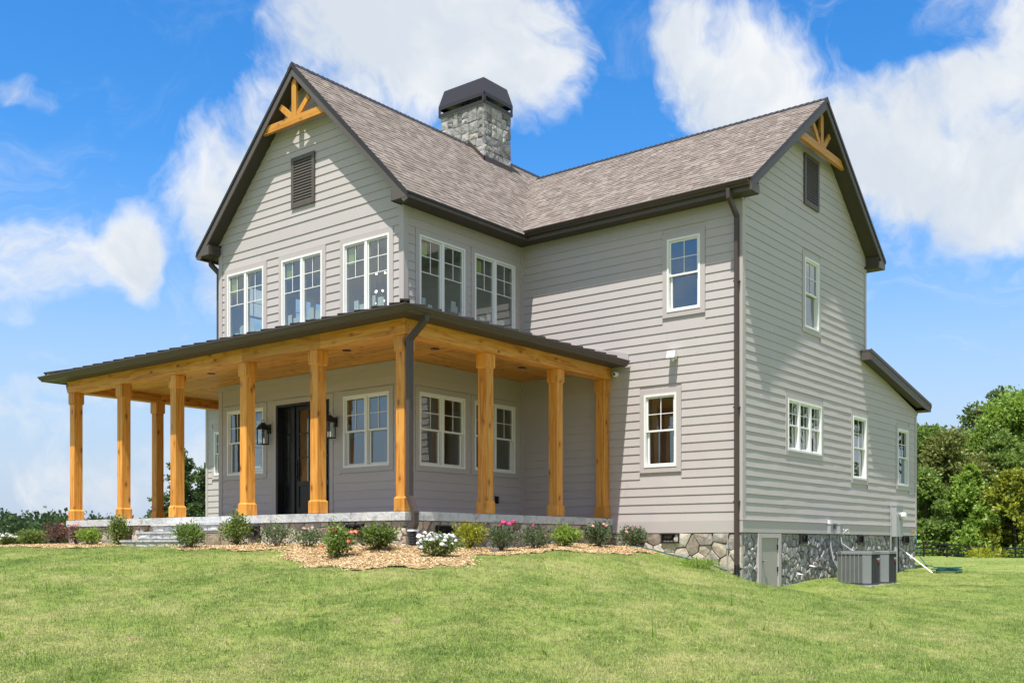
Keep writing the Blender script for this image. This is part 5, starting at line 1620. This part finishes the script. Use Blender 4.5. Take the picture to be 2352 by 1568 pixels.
# ---- shrubs
def shrub(name, label, cat, x, y, wd, h, leafm, n, size, seed, group=None, z0=None, flowers=None, fm=None, loose=0.25, aspect=1.9, stems=9, outl=.5):
    g = np.random.default_rng(seed)
    z = gz1(x, y) if z0 is None else z0
    t = empty(name, (x, y, z)); tag(t, label, cat, group)
    # branches
    tips = []; mb = MB()
    for k in range(stems):
        az = g.uniform(0, 2 * np.pi); rr = wd / 2 * np.sqrt(g.random()) * .95; hh = h * g.uniform(.6, 1.02)
        tip = np.array([rr * np.cos(az), rr * np.sin(az), hh * (1 - .35 * (rr / (wd / 2)) ** 2)])
        mid = tip * .5 + np.array([0, 0, h * .08]) + g.normal(0, .02, 3)
        tips.append((mid, tip))
        mb.tube([(x, y, z - .02), tuple(np.array([x, y, z]) + mid), tuple(np.array([x, y, z]) + tip)], [.010, .007, .003], 5)
    mb.build('stem', 'bark', t)
    pts = []
    per = int(n * .55 / stems)
    for mid, tip in tips:
        f = g.random(per) ** .6
        base = mid * (1 - f)[:, None] + tip * f[:, None]
        pts.append(base + g.normal(0, 1, (per, 3)) * np.array([wd * .12, wd * .12, h * .09]))
    m = n - per * stems
    u = g.normal(size=(m, 3)); u /= np.linalg.norm(u, axis=1)[:, None]
    rad = g.random(m) ** .33
    lump = 1 + loose * np.sin(u[:, 0] * 7 + seed) * np.cos(u[:, 1] * 6 + seed * 2)
    pts.append(np.stack([u[:, 0] * rad * wd * .46 * lump, u[:, 1] * rad * wd * .46 * lump, h * (.48 + .44 * u[:, 2] * rad * lump)], 1))
    pts = np.concatenate(pts); pts[:, 2] = np.clip(pts[:, 2], .02, None)
    ow = pts - np.array([0, 0, h * .3]); ow /= np.linalg.norm(ow, axis=1)[:, None] + 1e-6
    Q = leaf_quads(pts, size, .25, aspect, .3, ow * outl, g)
    me = quads_mesh('foliage', Q, g.random(len(Q)), leafm)
    link_mesh(me, 'foliage', t, Vector((x, y, z)))
    if flowers:
        for (fx, fy, fz, r) in flowers:
            bl = []
            c = np.array([fx, fy, fz])
            npet = 22
            for k in range(npet):
                u = g.normal(size=3); u[2] = abs(u[2]) * .8 + .05; u /= np.linalg.norm(u)
                s1 = np.cross(u, [0.3, .5, .8]); s1 /= np.linalg.norm(s1); s2 = np.cross(u, s1)
                pc = c + u * r * g.uniform(.45, .9)
                bl.append([pc - s1 * r * .45 - s2 * r * .35, pc + s1 * r * .45 - s2 * r * .35, pc + s1 * r * .4 + s2 * r * .4 + u * r * .2, pc - s1 * r * .4 + s2 * r * .4 + u * r * .2])
            bl = np.array(bl); cc = c
            me = quads_mesh('blossom', bl - cc, g.random(npet), fm if isinstance(fm, str) else fm[0])
            link_mesh(me, 'blossom', t, Vector((x, y, z)) + Vector(tuple(cc)))
    return t
def blooms(seed, wd, h, n, r, top=.55):
    g = np.random.default_rng(seed); out = []
    for k in range(n):
        az = g.uniform(0, 2 * np.pi); rr = wd * .48 * np.sqrt(g.random())
        out.append((rr * np.cos(az), rr * np.sin(az), h * (top + (1.02 - top) * g.random()) * (1 - .25 * (2 * rr / wd) ** 2) + .02, r * g.uniform(.8, 1.2)))
    return out
GR = 'shrubs in the mulch bed'
# front bed, from the far left end of the porch
shrub('phlox', 'low white-flowering plant at the far left end of the bed', 'flower', -9.30, -3.25, .46, .30, 'leaf_shrub', 900, .045, 101, GR, flowers=blooms(1, .46, .30, 34, .030, .6), fm='petal_white')
shrub('green_shrub', 'small round green shrub left of the porch corner', 'shrub', -8.47, -3.10, .56, .40, 'leaf_shrub', 1500, .050, 102, GR)
shrub('rose_bush', 'reddish leafy rose bush below the leftmost porch post', 'rose bush', -7.71, -2.95, .60, .50, 'leaf_red', 1300, .045, 103, GR, flowers=blooms(3, .6, .5, 2, .032), fm='petal_coral', loose=.35)
shrub('rose_bush', 'thin rose bush with orange bud against the stones near the left end', 'rose bush', -6.94, -2.90, .36, .50, 'leaf_red', 700, .042, 104, GR, flowers=blooms(4, .36, .5, 3, .032), fm='petal_coral', loose=.4)
shrub('green_shrub', 'bright green shrub below the second porch post from the left', 'shrub', -5.84, -3.20, .50, .40, 'leaf_bright', 1700, .042, 105, GR)
shrub('green_shrub', 'tall narrow green shrub just left of the porch steps', 'shrub', -4.87, -3.15, .46, .62, 'leaf_shrub', 1700, .045, 106, GR, loose=.4, stems=11)
shrub('green_shrub', 'fine-leaved green shrub in front of the right end of the steps', 'shrub', -1.62, -3.72, .52, .50, 'leaf_mid', 2100, .050, 107, GR, aspect=3.2)
shrub('green_shrub', 'glossy upright shrub right of the porch steps by a vent', 'shrub', -1.15, -3.05, .54, .58, 'leaf_shrub', 1900, .048, 108, GR, loose=.35)
shrub('rose_bush', 'grey-leaved reddish rose bush right of the first foundation vent', 'rose bush', -.04, -3.05, .54, .44, 'leaf_rose', 900, .040, 109, GR, loose=.4)
shrub('rose_bush', 'low dusky rose bush with one pink bloom behind the coral rose', 'rose bush', .80, -3.05, .62, .36, 'leaf_rose', 1000, .040, 110, GR, flowers=blooms(10, .6, .36, 2, .035), fm='petal_pink', loose=.4)
shrub('rose_bush', 'rose bush with coral blooms standing out front in the mulch', 'rose bush', 2.21, -3.69, .46, .54, 'leaf_mid', 1500, .052, 111, GR, flowers=[(-.16, .02, .40, .05), (.0, -.05, .44, .05), (.03, .0, .39, .05), (.21, .1, .40, .045), (.27, .12, .40, .05), (.20, .05, .26, .045), (-.24, -.1, .18, .045)], fm='petal_coral', loose=.35)
shrub('green_shrub', 'dark glossy rounded shrub near the porch corner', 'shrub', 2.41, -3.04, .54, .45, 'leaf_shrub', 1900, .052, 112, GR)
shrub('phlox', 'dense white-flowering mound in front of the corner drain pipe', 'flower', 3.88, -3.25, .62, .38, 'leaf_shrub', 1700, .045, 113, GR, flowers=blooms(13, .62, .38, 70, .036, .45), fm='petal_white')
shrub('yellow_shrub', 'yellow-green shrub behind the white flowering mound', 'shrub', 3.00, -1.52, .58, .50, 'leaf_yellow', 1800, .040, 114, GR, loose=.35)
shrub('rose_bush', 'rose bush with a cluster of magenta blooms under the third side post', 'rose bush', 3.00, -.66, .56, .54, 'leaf_rose', 1300, .042, 115, GR, flowers=[(.05, .0, .50, .055), (.0, .08, .51, .055), (.1, .1, .49, .05), (-.06, .02, .44, .045), (-.25, -.08, .30, .04), (.18, .12, .53, .035)], fm='petal_magenta', loose=.35)
shrub('rose_bush', 'leggy rose bush with a single red bloom on the side bed', 'rose bush', 3.00, .30, .58, .46, 'leaf_rose', 1200, .042, 116, GR, flowers=[(.10, .12, .26, .052), (-.05, .0, .44, .03)], fm='petal_magenta', loose=.4)
shrub('green_shrub', 'bright green shrub between two rose bushes on the side bed', 'shrub', 3.00, 1.19, .54, .42, 'leaf_bright', 1700, .045, 117, GR)
shrub('rose_bush', 'pale pink rose bush below the last porch post', 'rose bush', 3.00, 2.35, .54, .55, 'leaf_rose', 1600, .046, 118, GR, flowers=blooms(18, .5, .55, 5, .038), fm='petal_pink', loose=.3)
shrub('rose_bush', 'pink rose bush at the right end of the bed by bare stones', 'rose bush', 3.05, 3.40, .60, .46, 'leaf_rose', 1700, .046, 119, GR, flowers=blooms(19, .55, .46, 7, .036), fm='petal_pink', loose=.3)
shrub('weed_tuft', 'bright tuft of tall grass beside the hose on the bank', 'grass', 5.02, 2.55, .7, .13, 'leaf_bright', 600, .10, 120, aspect=8, stems=6)

# plant tag stuck in the mulch
t = empty('plant_tag', (3.35, -1.35, gz1(3.35, -1.35))); tag(t, 'small coloured nursery tag stuck in the mulch', 'tag')
MB().hexa([(3.29, -1.38, gz1(3.35, -1.35)), (3.40, -1.34, gz1(3.35, -1.35)), (3.40, -1.338, gz1(3.35, -1.35)), (3.29, -1.378, gz1(3.35, -1.35)), (3.32, -1.30, gz1(3.35, -1.35) + .10), (3.43, -1.26, gz1(3.35, -1.35) + .10), (3.43, -1.258, gz1(3.35, -1.35) + .10), (3.32, -1.298, gz1(3.35, -1.35) + .10)]).build('card', 'bronze', t)

# ================================================================== TREES
def at(u, d):
    return CAM.x + (FW.x + RT.x * (u - 1250) / 2523.6) * d, CAM.y + (FW.y + RT.y * (u - 1250) / 2523.6) * d
def tree(name, label, x, y, h, wd, leafm, n, size, seed, prof='round', low=.12, lobes=26, group='trees along the fence', gap=.5, trunk=.22):
    g = np.random.default_rng(seed)
    z = gz1(x, y)
    t = empty(name, (x, y, z)); tag(t, label, 'tree', group)
    def rad(f):
        if prof == 'cone': return (1 - f) ** .8 * (.35 + .65 * min(1, f / .12)) + .04
        if prof == 'tall': return math.sin(math.pi * min(1, max(0, .12 + .86 * f))) ** .7
        return math.sqrt(max(0, 1 - (2 * f - .92) ** 2)) if f < .97 else .15
    cs = []
    mb = MB()
    mb.tube([(x, y, z - .3), (x + g.normal(0, .1), y, z + h * .3), (x + g.normal(0, .2), y + g.normal(0, .2), z + h * .62), (x, y, z + h * .93)], [trunk, trunk * .8, trunk * .45, .03], 9)
    for k in range(lobes):
        f = ((k + .5) / lobes) if prof == 'cone' else g.random() ** .85
        r = rad(f) * wd / 2 * g.uniform(.45, .95)
        az = k * 2.39996 + g.normal(0, .4)
        c = np.array([r * math.cos(az), r * math.sin(az), h * (low + (1 - low) * f * .96)])
        lr = wd * g.uniform(.13, .23) * (1.0 if prof != 'cone' else .55 + .7 * (1 - f))
        cs.append((c, lr))
        if k % 2 == 0: mb.tube([(x, y, z + c[2] * .62), (x + c[0] * .5, y + c[1] * .5, z + c[2] * .86), (x + c[0], y + c[1], z + c[2])], [trunk * .35, trunk * .2, .02], 5)
    mb.build('trunk', 'bark', t)
    wts = np.array([lr ** 2 for _, lr in cs]); cnt = (n * wts / wts.sum()).astype(int)
    P_, O_ = [], []
    for (c, lr), m in zip(cs, cnt):
        # each lobe: several sprays of leaves with gaps between
        k = max(3, m // 26)
        u = g.normal(size=(k, 3)); u[:, 2] = u[:, 2] * .8 + .25; u /= np.linalg.norm(u, axis=1)[:, None]
        sp = c + u * (lr * g.uniform(.35, 1.12, (k, 1)))
        i = g.integers(0, k, m)
        p = sp[i] + g.normal(0, lr * .15 * gap / .5, (m, 3)) * np.array([1, 1, .7])
        P_.append(p); O_.append(u[i])
    P_ = np.concatenate(P_); O_ = np.concatenate(O_)
    P_[:, 2] = np.maximum(P_[:, 2], .15)
    Q = leaf_quads(P_, size, .1, 1.5, .35, O_ * .9, g)
    tint = np.clip(g.normal(.45, .22, len(Q)) + .12 * (P_[:, 2] / h - .5), 0, 1)
    link_mesh(quads_mesh('crown', Q, tint, leafm), 'crown', t, Vector((x, y, z)))
    return t
TR = [('oak_tree', 'loose-crowned oak tree at the left of the tree line, beside the house', 2262, 118, 14.6, 7.5, 'leaf_mid', 12000, .36, 'round', .15),
      ('oak_tree', 'tallest dark tree with ragged top behind the others', 2385, 130, 20.0, 9.0, 'leaf_dark', 16000, .38, 'tall', .2),
      ('oak_tree', 'dark spiky-topped tree rising behind the bright green one', 2448, 128, 20.6, 6.0, 'leaf_dark', 9000, .38, 'tall', .2),
      ('maple_tree', 'big bright green tree at the right edge', 2492, 116, 17.4, 11.0, 'leaf_bright', 19000, .36, 'round', .1),
      ('hickory_tree', 'brownish olive tree in the middle of the tree line', 2326, 113, 12.6, 8.0, 'leaf_olive', 14000, .34, 'round', .08),
      ('young_tree', 'cone-shaped light green tree just behind the fence', 2368, 106, 9.4, 6.6, 'leaf_bright', 13000, .32, 'cone', .02),
      ('young_tree', 'bushy green tree low beside the house corner behind the fence', 2262, 108, 8.0, 6.0, 'leaf_mid', 12000, .32, 'round', .02),
      ('magnolia_tree', 'yellow-green broad-leaved magnolia at the right edge', 2478, 104, 8.2, 7.4, 'leaf_magnolia', 10000, .36, 'round', .02),
      ('young_tree', 'dark green understorey tree between the cone and the magnolia', 2424, 110, 8.6, 6.0, 'leaf_mid', 11000, .32, 'round', .02),
      ('maple_tree', 'blue-green tree above the magnolia', 2450, 112, 13.4, 7.0, 'leaf_mid', 13000, .34, 'round', .1)]
for i, (nm, lb, u, d, h, wd, lm, n, sz, pf_, low) in enumerate(TR):
    x, y = at(u, d)
    tree(nm, lb, x, y, h, wd, lm, int(n * 1.5), sz, 200 + i, pf_, low, gap=.62)
# the tree line runs on to the right, where the end-wall windows mirror it
for i, (u, d, h, wd, lm) in enumerate([(2080, 122, 16, 11, 'leaf_mid'), (1930, 126, 15, 11, 'leaf_bright'), (2640, 108, 15, 11, 'leaf_mid'), (2850, 100, 17, 12, 'leaf_bright'), (3080, 95, 17, 12, 'leaf_dark'), (3330, 88, 20, 13, 'leaf_mid'), (3640, 80, 19, 13, 'leaf_bright'), (4000, 74, 20, 14, 'leaf_mid'), (4500, 66, 19, 13, 'leaf_dark')]):
    x, y = at(u, d)
    tree('maple_tree', 'leafy tree where the tree line runs on, hidden by the house or outside the picture', x, y, h, wd, lm, 4500, .6, 300 + i, 'round', .05, group='trees of the same line out of sight')
x, y = at(445, 56); tree('cedar_tree', 'dark cedar seen between the porch posts, left of the house', x, y, 6.6 - gz1(x, y), 3.6, 'leaf_cedar', 22000, .15, 401, 'cone', .02, 80, 'cedars behind the porch', .8, .12)
x, y = at(388, 54); tree('cedar_tree', 'smaller cedar at the left foot of the taller one behind the porch', x, y, 4.4 - gz1(x, y), 2.3, 'leaf_cedar', 11000, .14, 402, 'cone', .02, 50, 'cedars behind the porch', .8, .1)
x, y = at(498, 58); tree('cedar_tree', 'cedar tucked against the left side wall of the house', x, y, 6.1 - gz1(x, y), 2.8, 'leaf_cedar', 15000, .15, 403, 'cone', .02, 60, 'cedars behind the porch', .8, .12)

# far wood on the left: reads as one mass
g = np.random.default_rng(71)
QQ = []; TT = []
for k in range(520):
    az = R(g.uniform(-118, -38)); d = 240 + 300 * g.random() ** 1.4
    x, y = d * math.sin(az), d * math.cos(az)
    z = gz1(x, y); h = g.uniform(9.5, 14.5); wd = g.uniform(8, 13)
    m = 340
    u = g.normal(size=(m, 3)); u[:, 2] = np.abs(u[:, 2]) * 1.1 - .25; u /= np.linalg.norm(u, axis=1)[:, None]
    lump = 1 + .22 * np.sin(u[:, :1] * 6 + k) * np.cos(u[:, 1:2] * 5 + k)
    p = np.array([x, y, z + h * .45]) + u * np.array([wd / 2, wd / 2, h * .50]) * lump * g.uniform(.70, .98, (m, 1))
    QQ.append(leaf_quads(p, 1.15, .2, 1.3, .3, u, g)); TT.append(np.clip(g.normal(.45, .2, m) + g.normal(0, .14), 0, 1))
me = quads_mesh('distant_wood', np.concatenate(QQ), np.concatenate(TT), 'leaf_far')
tag(link_mesh(me, 'distant_wood', None, Vector((0, 0, 0))), kind='stuff')
# undergrowth at the foot of the tree line
QQ = []
for k in range(150):
    u = g.uniform(2180, 3400); d = g.uniform(101, 112) - (u - 2400) * .012
    x, y = at(u, d); z = gz1(x, y); m = 110
    p = np.array([x, y, z]) + np.abs(g.normal(0, 1, (m, 3))) * np.array([1.3, 1.3, .8]) * np.array([1, 1, 1])
    QQ.append(leaf_quads(p, .36, .3, 1.5, .3, None, g))
me = quads_mesh('undergrowth', np.concatenate(QQ), npr.random(sum(len(q) for q in QQ)), 'leaf_bright')
tag(link_mesh(me, 'undergrowth', None, Vector((0, 0, 0))), kind='stuff')

# black three-rail fence
a = np.array(at(1900, 94)); b = np.array(at(2950, 104))
L = np.linalg.norm(b - a); n = int(L / 2.44)
fence = empty('rail_fence', (a[0], a[1], gz1(*a))); tag(fence, 'black three-rail board fence below the tree line', 'fence')
pts = [a + (b - a) * k / n for k in range(n + 1)]
dirv = (b - a) / L; nv = np.array([dirv[1], -dirv[0]])
for k, p in enumerate(pts):
    z = gz1(*p)
    MB().bar((p[0], p[1], z - .2), (p[0], p[1], z + 1.38), .13, .13, (nv[0], nv[1], 0)).build('post', 'fence_black', fence)
    if k < n:
        q_ = pts[k + 1]; z2 = gz1(*q_)
        for hh in (.35, .78, 1.22):
            MB().bar((p[0] + nv[0] * .08, p[1] + nv[1] * .08, z + hh), (q_[0] + nv[0] * .08, q_[1] + nv[1] * .08, z2 + hh), .03, .15, (0, 0, 1)).build('rail', 'fence_black', fence)
x, y = at(2402, 94); shrub('weed_tuft', 'tall yellow-green grass tuft in front of the fence', 'grass', x, y, 3.2, 1.0, 'leaf_yellow', 700, .55, 130, aspect=7, stems=6)
